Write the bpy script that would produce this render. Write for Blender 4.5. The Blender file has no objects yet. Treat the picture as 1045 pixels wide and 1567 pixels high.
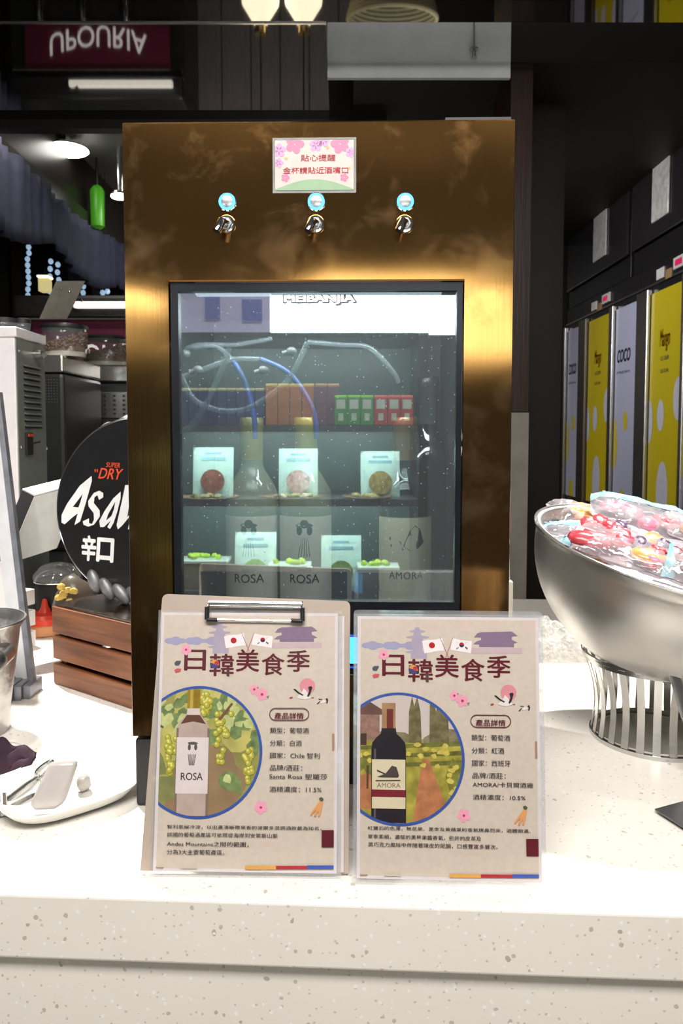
import bpy, bmesh, math, random
from mathutils import Vector, Matrix, noise
random.seed(7)
SC = bpy.context.scene
COL = SC.collection
PI = math.pi
R = math.radians

# ---------------------------------------------------------------- camera
W_, H_ = 1045.0, 1567.0
FPX = 1150.0
PITCH = R(3.5)
EYE = Vector((0, 0, 1.38))
HORIZ = 660.0
PP = HORIZ + FPX * math.tan(PITCH)          # principal point row
cam = bpy.data.cameras.new('camera'); camo = bpy.data.objects.new('camera', cam); COL.objects.link(camo)
camo.location = EYE; camo.rotation_euler = (PI/2 - PITCH, 0, 0)
cam.sensor_fit = 'VERTICAL'; cam.sensor_height = 36.0; cam.sensor_width = 24.0
cam.lens = FPX / H_ * 36.0
cam.shift_y = -(H_/2 - PP) / H_
cam.clip_start = 0.02; cam.clip_end = 60
cam.dof.use_dof = True; cam.dof.focus_distance = 0.88; cam.dof.aperture_fstop = 15.0
SC.camera = camo

# ---------------------------------------------------------------- colour, world
vs = SC.view_settings
vs.view_transform = 'Standard'; vs.look = 'None'; vs.gamma = 1.0; vs.use_curve_mapping = False
vs.exposure = 0.0
wd = bpy.data.worlds.new('room_air'); SC.world = wd; wd.use_nodes = True
wd.node_tree.nodes['Background'].inputs[0].default_value = (0.95, 0.9, 0.86, 1)
wd.node_tree.nodes['Background'].inputs[1].default_value = 0.06

def aim(o, target):
    d = Vector(target) - Vector(o.location)
    o.rotation_euler = d.to_track_quat('-Z', 'Y').to_euler()
def lamp(name, kind, loc, target, power, col=(1, .95, .88), **k):
    l = bpy.data.lights.new(name, kind); o = bpy.data.objects.new(name, l); COL.objects.link(o)
    o.location = loc; aim(o, target); l.energy = power; l.color = col
    for a, b in k.items(): setattr(l, a, b)
    return o
# ceiling spots over the bar (behind and beside the dispenser) and a broad fill light added above the camera
lamp('spot_left', 'SPOT', (-0.95, 1.85, 2.68), (-0.42, 1.12, 0.92), 330, (1, .97, .92), spot_size=R(40), spot_blend=.35, shadow_soft_size=.025)
lamp('spot_right', 'SPOT', (1.05, 1.75, 2.68), (0.50, 1.02, 0.92), 330, (1, .97, .92), spot_size=R(46), spot_blend=.35, shadow_soft_size=.025)
lamp('spot_bowl', 'SPOT', (0.75, 0.9, 2.68), (0.5, 1.15, 1.1), 14, (1, .96, .9), spot_size=R(30), spot_blend=.5, shadow_soft_size=.03)
lamp('spot_crate', 'SPOT', (-0.75, 0.7, 2.68), (-0.5, 1.4, 1.05), 38, (1, .96, .9), spot_size=R(34), spot_blend=.5, shadow_soft_size=.03)
lamp('front_fill', 'AREA', (0.0, -0.32, 2.70), (0, 0.7, 0.95), 66, (1, .96, .92), shape='RECTANGLE', size=1.6, size_y=.5)  # added fill, out of view, for the flyers and the counter front
lamp('bar_luminaire', 'AREA', (-1.3, 3.75, 3.0), (-1.3, 4.3, 1.2), 11, (1, .93, .82), shape='RECTANGLE', size=1.0, size_y=.2)
lamp('grinder_fill', 'SPOT', (-.7, 2.15, 2.7), (-1.05, 3.0, 1.3), 55, (1, .96, .9), spot_size=R(40), spot_blend=.5, shadow_soft_size=.03)  # added out of view to light the grinder and its beans
lamp('back_wall_fill', 'AREA', (-.6, 5.2, 3.15), (-.6, 6.3, 1.2), 22, (1, .97, .92), shape='RECTANGLE', size=1.0, size_y=.2)  # added out of view to light the planks on the back wall
lamp('freezer_luminaire', 'AREA', (0.9, 4.2, 2.9), (1.7, 4.5, 1.6), 38, (.95, .96, 1), shape='RECTANGLE', size=.2, size_y=1.6)

# ---------------------------------------------------------------- pixel helpers
_cp, _sp = math.cos(PITCH), math.sin(PITCH)
def ray(px, py):
    x = (px - W_/2) / FPX; y = (PP - py) / FPX
    return Vector((x, _cp + y*_sp, -_sp + y*_cp))
def at(px, py, D):
    r = ray(px, py); return EYE + r * (D / r.y)
def onz(px, py, z=0.92):
    r = ray(px, py); return EYE + r * ((z - EYE.z) / r.z)
def onplane(px, py, o, n):
    r = ray(px, py); return EYE + r * ((o - EYE).dot(n) / r.dot(n))
CT = 0.92

# ---------------------------------------------------------------- materials
MATS = {}
def mat(name, col, rough=.5, metal=0.0, var=.06, scale=40, bump=0.0, bscale=60, coat=0.0, emit=None, es=0.0, trans=0.0, alpha=1.0, ior=1.45, stretch=None, sss=0):
    if name in MATS: return MATS[name]
    m = bpy.data.materials.new(name); m.use_nodes = True; nt = m.node_tree; N = nt.nodes; L = nt.links
    b = N['Principled BSDF']
    b.inputs['Roughness'].default_value = rough; b.inputs['Metallic'].default_value = metal
    b.inputs['Coat Weight'].default_value = coat; b.inputs['IOR'].default_value = ior
    b.inputs['Transmission Weight'].default_value = trans; b.inputs['Alpha'].default_value = alpha
    tc = N.new('ShaderNodeTexCoord'); src = tc.outputs['Object']
    if stretch:
        mp = N.new('ShaderNodeMapping'); mp.inputs['Scale'].default_value = stretch; L.new(src, mp.inputs[0]); src = mp.outputs[0]
    nz = N.new('ShaderNodeTexNoise'); nz.inputs['Scale'].default_value = scale; nz.inputs['Detail'].default_value = 4; L.new(src, nz.inputs['Vector'])
    cr = N.new('ShaderNodeValToRGB')
    cr.color_ramp.elements[0].position = .3; cr.color_ramp.elements[1].position = .7
    cr.color_ramp.elements[0].color = tuple(max(0, c*(1-var)) for c in col) + (1,)
    cr.color_ramp.elements[1].color = tuple(min(1, c*(1+var)) for c in col) + (1,)
    L.new(nz.outputs['Fac'], cr.inputs[0]); L.new(cr.outputs[0], b.inputs['Base Color'])
    if bump:
        n2 = N.new('ShaderNodeTexNoise'); n2.inputs['Scale'].default_value = bscale; n2.inputs['Detail'].default_value = 3; L.new(src, n2.inputs['Vector'])
        bp = N.new('ShaderNodeBump'); bp.inputs['Strength'].default_value = 1; bp.inputs['Distance'].default_value = bump
        L.new(n2.outputs['Fac'], bp.inputs['Height']); L.new(bp.outputs[0], b.inputs['Normal'])
    if emit: b.inputs['Emission Color'].default_value = emit + (1,); b.inputs['Emission Strength'].default_value = es
    if sss: b.inputs['Subsurface Weight'].default_value = sss; b.inputs['Subsurface Radius'].default_value = (.02, .015, .01)
    MATS[name] = m; return m
def s2l(*c):
    return tuple((x/255/12.92 if x/255 <= .04045 else ((x/255+.055)/1.055)**2.4) for x in c)
def film(name, col, fac=.25, gloss=.1, rough=.05, bump=0, bscale=30):
    """thin clear plastic or glass: transparent mixed with a little diffuse and gloss"""
    if name in MATS: return MATS[name]
    m = bpy.data.materials.new(name); m.use_nodes = True; nt = m.node_tree; N = nt.nodes; L = nt.links
    N.remove(N['Principled BSDF']); out = N['Material Output']
    t = N.new('ShaderNodeBsdfTransparent'); d = N.new('ShaderNodeBsdfDiffuse'); g = N.new('ShaderNodeBsdfGlossy')
    d.inputs[0].default_value = col + (1,); g.inputs['Roughness'].default_value = rough
    tc = N.new('ShaderNodeTexCoord'); nz = N.new('ShaderNodeTexNoise'); nz.inputs['Scale'].default_value = bscale; L.new(tc.outputs['Object'], nz.inputs['Vector'])
    mr = N.new('ShaderNodeMapRange'); mr.inputs[1].default_value = .3; mr.inputs[2].default_value = .7
    mr.inputs[3].default_value = fac*.8; mr.inputs[4].default_value = fac*1.2; L.new(nz.outputs['Fac'], mr.inputs[0])
    m1 = N.new('ShaderNodeMixShader'); m2 = N.new('ShaderNodeMixShader'); m2.inputs[0].default_value = gloss
    L.new(mr.outputs[0], m1.inputs[0]); L.new(t.outputs[0], m1.inputs[1]); L.new(d.outputs[0], m1.inputs[2])
    L.new(m1.outputs[0], m2.inputs[1]); L.new(g.outputs[0], m2.inputs[2]); L.new(m2.outputs[0], out.inputs['Surface'])
    if bump:
        bp = N.new('ShaderNodeBump'); bp.inputs['Distance'].default_value = bump; L.new(nz.outputs['Fac'], bp.inputs['Height'])
        L.new(bp.outputs[0], g.inputs['Normal']); L.new(bp.outputs[0], d.inputs['Normal'])
    MATS[name] = m; return m

def quartz():
    m = bpy.data.materials.new('speckled_quartz'); m.use_nodes = True; N = m.node_tree.nodes; L = m.node_tree.links; b = N['Principled BSDF']
    b.inputs['Roughness'].default_value = .28
    tc = N.new('ShaderNodeTexCoord'); cur = None
    base = N.new('ShaderNodeTexNoise'); base.inputs['Scale'].default_value = 6; L.new(tc.outputs['Object'], base.inputs['Vector'])
    c0 = N.new('ShaderNodeValToRGB'); c0.color_ramp.elements[0].color = s2l(232, 226, 216) + (1,); c0.color_ramp.elements[1].color = s2l(241, 236, 227) + (1,)
    L.new(base.outputs['Fac'], c0.inputs[0]); cur = c0.outputs[0]
    for sc, th, col, sel in ((70, .17, (196, 187, 172), .78), (150, .2, (206, 199, 187), .65), (38, .1, (186, 176, 160), .76), (110, .2, (246, 244, 240), .6)):
        dn = N.new('ShaderNodeTexNoise'); dn.inputs['Scale'].default_value = sc*1.7; L.new(tc.outputs['Object'], dn.inputs['Vector'])
        va = N.new('ShaderNodeVectorMath'); va.operation = 'SCALE'; va.inputs['Scale'].default_value = .35/sc; L.new(dn.outputs['Color'], va.inputs[0])
        vb = N.new('ShaderNodeVectorMath'); vb.operation = 'ADD'; L.new(tc.outputs['Object'], vb.inputs[0]); L.new(va.outputs[0], vb.inputs[1])
        v = N.new('ShaderNodeTexVoronoi'); v.inputs['Scale'].default_value = sc; L.new(vb.outputs[0], v.inputs['Vector'])
        a = N.new('ShaderNodeMath'); a.operation = 'LESS_THAN'; a.inputs[1].default_value = th; L.new(v.outputs['Distance'], a.inputs[0])
        sp = N.new('ShaderNodeSeparateColor'); L.new(v.outputs['Color'], sp.inputs[0])
        g = N.new('ShaderNodeMath'); g.operation = 'GREATER_THAN'; g.inputs[1].default_value = sel; L.new(sp.outputs[0], g.inputs[0])
        mu = N.new('ShaderNodeMath'); mu.operation = 'MULTIPLY'; L.new(a.outputs[0], mu.inputs[0]); L.new(g.outputs[0], mu.inputs[1])
        mx = N.new('ShaderNodeMixRGB'); mx.inputs[2].default_value = s2l(*col) + (1,); L.new(mu.outputs[0], mx.inputs[0]); L.new(cur, mx.inputs[1]); cur = mx.outputs[0]
    L.new(cur, b.inputs['Base Color']); return m

def gold_mat():
    m = bpy.data.materials.new('brushed_gold_steel'); m.use_nodes = True; N = m.node_tree.nodes; L = m.node_tree.links; b = N['Principled BSDF']
    b.inputs['Metallic'].default_value = 1.0; b.inputs['Anisotropic'].default_value = .3
    tc = N.new('ShaderNodeTexCoord')
    mp = N.new('ShaderNodeMapping'); mp.inputs['Scale'].default_value = (420, 6, 6); L.new(tc.outputs['Object'], mp.inputs[0])
    br = N.new('ShaderNodeTexNoise'); br.inputs['Scale'].default_value = 1; br.inputs['Detail'].default_value = 2; L.new(mp.outputs[0], br.inputs['Vector'])
    # smudges: greyish wipe marks dried on the metal
    sm = N.new('ShaderNodeTexNoise'); sm.inputs['Scale'].default_value = 13; sm.inputs['Detail'].default_value = 7; sm.inputs['Roughness'].default_value = .68; sm.inputs['Distortion'].default_value = .35
    L.new(tc.outputs['Object'], sm.inputs['Vector'])
    sr = N.new('ShaderNodeValToRGB'); sr.color_ramp.elements[0].position = .52; sr.color_ramp.elements[1].position = .92; L.new(sm.outputs['Fac'], sr.inputs[0])
    c1 = N.new('ShaderNodeMixRGB'); c1.inputs[1].default_value = (.37, .185, .050, 1); c1.inputs[2].default_value = (.46, .24, .068, 1); L.new(br.outputs['Fac'], c1.inputs[0])
    L.new(c1.outputs[0], b.inputs['Base Color'])
    ro = N.new('ShaderNodeMapRange'); ro.inputs[3].default_value = .13; ro.inputs[4].default_value = .26; L.new(sr.outputs[0], ro.inputs[0]); L.new(ro.outputs[0], b.inputs['Roughness'])
    big = N.new('ShaderNodeTexNoise'); big.inputs['Scale'].default_value = 5.5; big.inputs['Detail'].default_value = 1; L.new(tc.outputs['Object'], big.inputs['Vector'])
    b1 = N.new('ShaderNodeBump'); b1.inputs['Distance'].default_value = .006; L.new(big.outputs['Fac'], b1.inputs['Height'])
    b2 = N.new('ShaderNodeBump'); b2.inputs['Distance'].default_value = .00003; L.new(br.outputs['Fac'], b2.inputs['Height']); L.new(b1.outputs[0], b2.inputs['Normal'])
    L.new(b2.outputs[0], b.inputs['Normal'])
    df = N.new('ShaderNodeBsdfDiffuse'); df.inputs[0].default_value = (.36, .27, .19, 1)
    mx = N.new('ShaderNodeMixShader'); mf = N.new('ShaderNodeMath'); mf.operation = 'MULTIPLY_ADD'; mf.inputs[1].default_value = .13; mf.inputs[2].default_value = .008
    L.new(sr.outputs[0], mf.inputs[0]); L.new(mf.outputs[0], mx.inputs[0]); L.new(b.outputs[0], mx.inputs[1]); L.new(df.outputs[0], mx.inputs[2])
    L.new(mx.outputs[0], N['Material Output'].inputs['Surface'])
    return m

def window_glass():
    m = bpy.data.materials.new('coated_window_glass'); m.use_nodes = True; N = m.node_tree.nodes; L = m.node_tree.links
    N.remove(N['Principled BSDF'])
    t = N.new('ShaderNodeBsdfTransparent'); t.inputs[0].default_value = (.82, .88, .88, 1)
    g = N.new('ShaderNodeBsdfGlossy'); g.inputs['Roughness'].default_value = .012; g.inputs[0].default_value = (.9, 1, .98, 1)
    d = N.new('ShaderNodeBsdfDiffuse'); d.inputs[0].default_value = (.8, .85, .9, 1)
    a = N.new('ShaderNodeMixShader'); a.inputs[0].default_value = .34
    L.new(t.outputs[0], a.inputs[1]); L.new(g.outputs[0], a.inputs[2])
    tc = N.new('ShaderNodeTexCoord'); v = N.new('ShaderNodeTexVoronoi'); v.inputs['Scale'].default_value = 260; L.new(tc.outputs['Object'], v.inputs['Vector'])
    lt = N.new('ShaderNodeMath'); lt.operation = 'LESS_THAN'; lt.inputs[1].default_value = .14; L.new(v.outputs['Distance'], lt.inputs[0])
    sp = N.new('ShaderNodeSeparateColor'); L.new(v.outputs['Color'], sp.inputs[0])
    gt = N.new('ShaderNodeMath'); gt.operation = 'GREATER_THAN'; gt.inputs[1].default_value = .86; L.new(sp.outputs[0], gt.inputs[0])
    mu = N.new('ShaderNodeMath'); mu.operation = 'MULTIPLY'; L.new(lt.outputs[0], mu.inputs[0]); L.new(gt.outputs[0], mu.inputs[1])
    mm = N.new('ShaderNodeMath'); mm.operation = 'MULTIPLY_ADD'; mm.inputs[1].default_value = .5; mm.inputs[2].default_value = .025; L.new(mu.outputs[0], mm.inputs[0])
    b = N.new('ShaderNodeMixShader'); L.new(mm.outputs[0], b.inputs[0]); L.new(a.outputs[0], b.inputs[1]); L.new(d.outputs[0], b.inputs[2])
    L.new(b.outputs[0], N['Material Output'].inputs['Surface']); return m

def wood_mat(name, c1, c2, sx=(2, 30, 30), rough=.45):
    m = bpy.data.materials.new(name); m.use_nodes = True; N = m.node_tree.nodes; L = m.node_tree.links; b = N['Principled BSDF']
    b.inputs['Roughness'].default_value = rough
    tc = N.new('ShaderNodeTexCoord'); mp = N.new('ShaderNodeMapping'); mp.inputs['Scale'].default_value = sx; L.new(tc.outputs['Object'], mp.inputs[0])
    n = N.new('ShaderNodeTexNoise'); n.inputs['Scale'].default_value = 3; n.inputs['Detail'].default_value = 6; n.inputs['Distortion'].default_value = .6; L.new(mp.outputs[0], n.inputs['Vector'])
    c = N.new('ShaderNodeValToRGB'); c.color_ramp.elements[0].position = .32; c.color_ramp.elements[1].position = .68
    c.color_ramp.elements[0].color = c1 + (1,); c.color_ramp.elements[1].color = c2 + (1,)
    L.new(n.outputs['Fac'], c.inputs[0]); L.new(c.outputs[0], b.inputs['Base Color'])
    bp = N.new('ShaderNodeBump'); bp.inputs['Distance'].default_value = .0006; L.new(n.outputs['Fac'], bp.inputs['Height']); L.new(bp.outputs[0], b.inputs['Normal'])
    return m

QUARTZ = quartz(); GOLD = gold_mat(); WGLASS = window_glass()
STEEL = mat('brushed_steel', (.62, .61, .59), .27, 1, .06, 30, .0003, 80)
STEELB = mat('bowl_steel', (.56, .55, .53), .40, 1, .12, 9, .0002, 160)
CHROME = mat('chrome', (.8, .8, .82), .08, 1, .02)
BLACKM = mat('black_plastic', (.018, .018, .019), .4, 0, .2)
BLACKG = mat('black_gasket', (.008, .009, .012), .25, 0, .2)
DARK = mat('dark_interior', (.02, .024, .026), .5, 0, .2)
WHITEP = mat('white_powder_coat', (.80, .76, .77), .45, 0, .03)
GREYP = mat('grey_steel_cover', (.20, .22, .20), .42, .3, .05)
CERAMIC = mat('white_porcelain', (.66, .65, .61), .12, 0, .02, coat=.4)
WOOD = wood_mat('stained_crate_wood', s2l(92, 50, 26), s2l(142, 86, 50), (2, 22, 22))
CLEAR = film('clear_acrylic', (.9, .92, .95), .10, .10, .04)
FROST = mat('white_frosted_jelly', (.50, .46, .43), .22, 0, .05, trans=.15)

# ---------------------------------------------------------------- mesh builder
class MB:
    def __init__(s): s.v = []; s.f = []
    def add(s, vs, fs):
        k = len(s.v); s.v += [Vector(p) for p in vs]; s.f += [tuple(i+k for i in f) for f in fs]; return s
    def hexa(s, p, u, v, w):
        p, u, v, w = map(Vector, (p, u, v, w))
        if u.cross(v).dot(w) < 0: u, v = v, u
        c = [p, p+u, p+u+v, p+v, p+w, p+u+w, p+u+v+w, p+v+w]
        return s.add(c, [(0, 3, 2, 1), (4, 5, 6, 7), (0, 1, 5, 4), (1, 2, 6, 5), (2, 3, 7, 6), (3, 0, 4, 7)])
    def box(s, x0, x1, y0, y1, z0, z1): return s.hexa((x0, y0, z0), (x1-x0, 0, 0), (0, y1-y0, 0), (0, 0, z1-z0))
    def bev(s, x0, x1, y0, y1, z0, z1, b=.004):
        """box with chamfered edges"""
        X = (x0, x1); Y = (y0, y1); Z = (z0, z1); bm = bmesh.new(); bmesh.ops.create_cube(bm, size=1)
        for q in bm.verts: q.co = Vector(((x0+x1)/2+q.co.x*(x1-x0), (y0+y1)/2+q.co.y*(y1-y0), (z0+z1)/2+q.co.z*(z1-z0)))
        bmesh.ops.bevel(bm, geom=bm.edges[:], offset=b, segments=2, affect='EDGES', profile=.5)
        s.bm(bm); return s
    def bm(s, bm):
        bm.verts.index_update(); s.add([q.co.copy() for q in bm.verts], [[q.index for q in f.verts] for f in bm.faces]); bm.free(); return s
    def prism(s, poly, d, z=0.0):
        """polygon (u, v) in the local x-y plane, from z to z+d"""
        n = len(poly); a = sum(poly[i][0]*poly[(i+1) % n][1]-poly[(i+1) % n][0]*poly[i][1] for i in range(n))
        if a < 0: poly = poly[::-1]
        if d == 0: return s.add([(p[0], p[1], z) for p in poly], [tuple(range(n))])
        vs = [(p[0], p[1], z) for p in poly] + [(p[0], p[1], z+d) for p in poly]
        return s.add(vs, [tuple(range(n))[::-1], tuple(range(n, 2*n))] + [(i, (i+1) % n, n+(i+1) % n, n+i) for i in range(n)])
    def lathe(s, prof, seg=32, c=(0, 0, 0), M=None, cap=True):
        c = Vector(c); n = len(prof); vs = []; fs = []
        for i in range(seg):
            a = 2*PI*i/seg
            for r, z in prof:
                p = Vector((r*math.cos(a), r*math.sin(a), z)); vs.append((M @ p if M else p) + c)
        for i in range(seg):
            j = (i+1) % seg
            for k in range(n-1): fs.append((i*n+k, j*n+k, j*n+k+1, i*n+k+1))
        if cap:
            if prof[0][0] > 1e-6: fs.append(tuple(i*n for i in range(seg))[::-1])
            if prof[-1][0] > 1e-6: fs.append(tuple(i*n+n-1 for i in range(seg)))
        return s.add(vs, fs)
    def tube(s, pts, r, seg=10, closed=False, flat=None):
        pts = [Vector(p) for p in pts]; n = len(pts); vs = []; fs = []; up = None
        for i, p in enumerate(pts):
            t = (pts[(i+1) % n] - pts[i-1]) if closed else (pts[min(i+1, n-1)] - pts[max(i-1, 0)])
            t.normalize()
            if up is None: up = Vector((0, 0, 1)) if abs(t.z) < .9 else Vector((1, 0, 0))
            a = t.cross(up).normalized(); b = a.cross(t).normalized(); up = b
            rr = r[i] if isinstance(r, (list, tuple)) else r
            for k in range(seg):
                q = 2*PI*k/seg; vs.append(p + a*math.cos(q)*rr*(flat or 1) + b*math.sin(q)*rr)
        for i in range(n if closed else n-1):
            j = (i+1) % n
            for k in range(seg): fs.append((i*seg+k, i*seg+(k+1) % seg, j*seg+(k+1) % seg, j*seg+k))
        if not closed: fs.append(tuple(range(seg))[::-1]); fs.append(tuple((n-1)*seg+k for k in range(seg)))
        return s.add(vs, fs)
    def ell(s, c, r, M=None, seg=14, rings=8, nz=0):
        prof = [(math.sin(PI*i/rings), -math.cos(PI*i/rings)) for i in range(rings+1)]
        k0 = len(s.v); bm = bmesh.new(); bmesh.ops.create_uvsphere(bm, u_segments=seg, v_segments=rings, radius=1)
        for q in bm.verts:
            p = q.co.copy()
            if nz: p *= 1 + nz*noise.noise(p*1.7 + Vector(c)*31)
            p = Vector((p.x*r[0], p.y*r[1], p.z*r[2])); q.co = (M @ p if M else p) + Vector(c)
        return s.bm(bm)

def obj(name, mb, m, parent=None, world=True, smooth=False, kind=None, label=None):
    me = bpy.data.meshes.new(name)
    vs = mb.v; loc = None
    if parent is not None:
        if world:
            root = parent
            while root.parent: root = root.parent
            inv = root.matrix_basis.inverted(); vs = [inv @ p for p in vs]
    elif world:
        x0 = min(p.x for p in vs); x1 = max(p.x for p in vs); y0 = min(p.y for p in vs); y1 = max(p.y for p in vs); z0 = min(p.z for p in vs)
        loc = Vector(((x0+x1)/2, (y0+y1)/2, z0)); vs = [p-loc for p in vs]
    me.from_pydata([tuple(p) for p in vs], [], mb.f); me.validate(); me.update()
    if smooth:
        for p in me.polygons: p.use_smooth = True
        if smooth != 'all':
            me.set_sharp_from_angle(angle=R(38))
    me.materials.append(m)
    o = bpy.data.objects.new(name, me); COL.objects.link(o)
    if parent is not None: o.parent = parent
    if loc is not None: o.location = loc
    if kind: o['kind'] = kind
    if label: o['label'] = label
    return o
def thing(name, label, cat, loc=(0, 0, 0), rz=0, group=None, M=None):
    o = bpy.data.objects.new(name, None); COL.objects.link(o); o.empty_display_size = .05
    if M is not None: o.matrix_basis = M
    else: o.location = loc; o.rotation_euler = (0, 0, rz)
    o['label'] = label; o['category'] = cat
    if group: o['group'] = group
    return o
def tag(o, label, cat, group=None):
    o['label'] = label; o['category'] = cat
    if group: o['group'] = group
    return o
def struct(name, mb, m, **k): return obj(name, mb, m, kind='structure', **k)
def dup(root, label=None, group=None):
    r = root.copy(); COL.objects.link(r)
    if label: r['label'] = label
    if group: r['group'] = group
    for ch in root.children:
        c = ch.copy(); COL.objects.link(c); c.parent = r
        for g in ch.children:
            d = g.copy(); COL.objects.link(d); d.parent = c
    return r

# ---------------------------------------------------------------- lettering
_cache = {}
def textmesh(txt, bold=0.0, shear=0.0, spacing=1.0):
    key = (txt, bold, shear, spacing)
    if key in _cache: return _cache[key]
    c = bpy.data.curves.new('t', 'FONT'); c.body = txt; c.size = 1; c.offset = bold; c.shear = shear; c.resolution_u = 3; c.space_character = spacing
    c.align_x = 'LEFT'; c.fill_mode = 'FRONT' if hasattr(c, 'fill_mode') else c.fill_mode
    o = bpy.data.objects.new('t', c); COL.objects.link(o)
    bpy.context.view_layer.update()
    me = bpy.data.meshes.new_from_object(o.evaluated_get(bpy.context.evaluated_depsgraph_get()))
    vs = [v.co.copy() for v in me.vertices]; fs = [tuple(p.vertices) for p in me.polygons]
    bpy.data.objects.remove(o); bpy.data.curves.remove(c); bpy.data.meshes.remove(me)
    _cache[key] = (vs, fs); return vs, fs
def put_text(mb, txt, x0, x1, y0, y1, w, bold=0.0, shear=0.0, spacing=1.0, keep=False, arch=0, skew=0):
    """fits lettering into the box x0..x1, y0..y1 (y0 = bottom) of a local plane at height w"""
    vs, fs = textmesh(txt, 0.0, shear, spacing)
    if not vs: return mb
    a = min(v.x for v in vs); b = max(v.x for v in vs); c = min(v.y for v in vs); d = max(v.y for v in vs)
    sx = (x1-x0)/(b-a); sy = (y1-y0)/(d-c)
    if keep: sy = sx
    e_ = bold*1.0
    sh = [(0, 0)] if e_ < .004 else [(e_, 0), (-e_, 0), (0, e_*.8), (0, -e_*.8)] + ([(0, 0), (e_*.7, e_*.6), (-e_*.7, -e_*.6), (e_*.7, -e_*.6), (-e_*.7, e_*.6)] if e_ > .02 else [])
    for k_, (ox, oy) in enumerate(sh):
        out = []
        for v in vs:
            t = (v.x-a)/(b-a)
            out.append((x0+(v.x-a+ox)*sx, y0+(v.y-c+oy)*sy + arch*4*t*(1-t) + skew*t, w+k_*.0000008))
        mb.add(out, fs)
    return mb

# ---------------------------------------------------------------- the setting
FL = MB().box(-4, 4, -4, 8, -.1, 0); struct('floor', FL, mat('dark_floor_tile', (.30, .25, .2), .25, 0, .2, 3))
# counter front edge: from the photo's edge, slightly turned
e0, e1 = onz(0, 1367), onz(1045, 1400)
dx = (e1-e0); dx.normalize(); nb = Vector((-dx.y, dx.x, 0))     # nb points away from the viewer
c0 = e0 - dx*1.1; LEN = 3.1
def counter_part(lip0, lip1, z0, z1, depth):
    return MB().hexa(c0 + nb*lip0 + Vector((0, 0, z0-CT)), dx*LEN, nb*depth, Vector((0, 0, z1-z0)))
ctop = obj('bar_counter', counter_part(0, 0, CT-.068, CT, 1.36), QUARTZ)
tag(ctop, 'long white speckled quartz bar counter carrying the dispenser, flyers and bowl', 'counter')
bv = ctop.modifiers.new('round', 'BEVEL'); bv.width = .0035; bv.segments = 3
obj('front_panel', MB().hexa(c0 + nb*.010 - Vector((0, 0, CT)), dx*LEN, nb*1.3, Vector((0, 0, CT-.0685))), QUARTZ, ctop)

WALLD = mat('dark_wall_panel', (.016, .012, .010), .35, 0, .15, 4)
BROWN = wood_mat('brown_wall_veneer', s2l(36, 17, 9), s2l(50, 24, 13), (30, 30, 2), .4)
struct('wall_back', MB().box(-3.5, 3.5, 6.4, 6.5, 0, 3.7), mat('back_wall_panel', (.03, .024, .02), .5, 0, .15, 4))
struct('wall_right', MB().box(2.35, 2.45, 1.6, 6.4, 0, 3.7), WALLD)
struct('wall_left', MB().box(-3.3, -3.2, 1.6, 6.4, 0, 3.7), WALLD)
MIRROR = mat('glossy_black_ceiling', (.30, .29, .28), .035, 1, .04, 2)
def onceil(py): return 1.38/((660-py)/FPX)
seam = onceil(57); edge = 3.42
struct('ceiling_panel_near', MB().box(-2.6, 2.6, .9, seam-.002, 2.76, 2.79), MIRROR)
struct('ceiling_panel_far', MB().box(-2.6, at(499, 57, seam).x, seam+.004, edge, 2.76, 2.79), MIRROR)
struct('trim_ceiling_seam', MB().box(-2.6, at(499, 57, seam).x, seam-.003, seam+.005, 2.756, 2.762), STEEL)
struct('ceiling_fascia', MB().box(at(501, 57, 2.98).x, at(780, 90, 2.98).x, 2.965, 2.985, at(600, 119, 2.965).z, 3.1), mat('grey_ceiling_paint', (.62, .66, .68), .6, 0, .12, 5))
struct('ceiling_far', MB().box(-3.3, 2.45, edge, 6.5, 3.26, 3.3), mat('far_ceiling_paint', (.2, .2, .19), .5, 0, .15, 2))
struct('ceiling_beam', MB().box(-2.6, .2, edge, edge+.06, 2.72, 3.26), WALLD)
struct('ceiling_bulkhead_left', MB().box(-3.2, -1.78, 3.5, 6.3, 2.86, 3.26), WALLD)
struct('ceiling_bulkhead_centre', MB().box(.05, 1.75, 2.99, 6.4, 2.80, 3.26), mat('bulkhead_black', (.012, .011, .01), .6, 0, .1))
struct('ceiling_bulkhead_right', MB().box(1.0, 2.45, 2.64, 6.4, 3.24, 3.26), WALLD)
# sprinkler on the grey ceiling recess
sp = at(725, 83, 2.94); sp.z += .02
o = obj('sprinkler', MB().lathe([(.003, .3), (.003, .0), (.018, 0), (.018, -.004), (.008, -.008), (.006, -.03), (.012, -.032), (.012, -.035), (0, -.036)], 16, sp), STEEL, smooth=True)
tag(o, 'tiny steel sprinkler head before the grey ceiling fascia', 'sprinkler')
GW = wood_mat('grey_wood_panel', (.16, .145, .135), (.24, .22, .21), (30, 30, 2), .45)
for k in range(8):
    x_ = -1.7 + k*.24; struct('wall_plank', MB().bev(x_, x_+.232, 6.37, 6.398, .02, 2.3, .004), GW)
# brown column and pale lower part, right of dispenser
pc0, pc1 = at(783, 630, 3.0), at(808, 630, 3.0); pcb = at(838, 630, 3.05)
struct('wall_column', MB().box(pc0.x-.02, pc1.x, 3.0, 3.35, pc0.z, 3.5), BROWN)
struct('wall_column_base', MB().box(pc0.x-.02, pc1.x+.002, 2.995, 3.35, 0, pc0.z-.004), mat('beige_marble', (.30, .28, .24), .35, 0, .2, 6))
struct('wall_dark_panel', MB().box(pc1.x+.003, at(860, 500, 3.36).x, 3.36, 3.46, 0, 3.6), mat('espresso_veneer', (.014, .009, .007), .4, 0, .2, 3))
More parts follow.
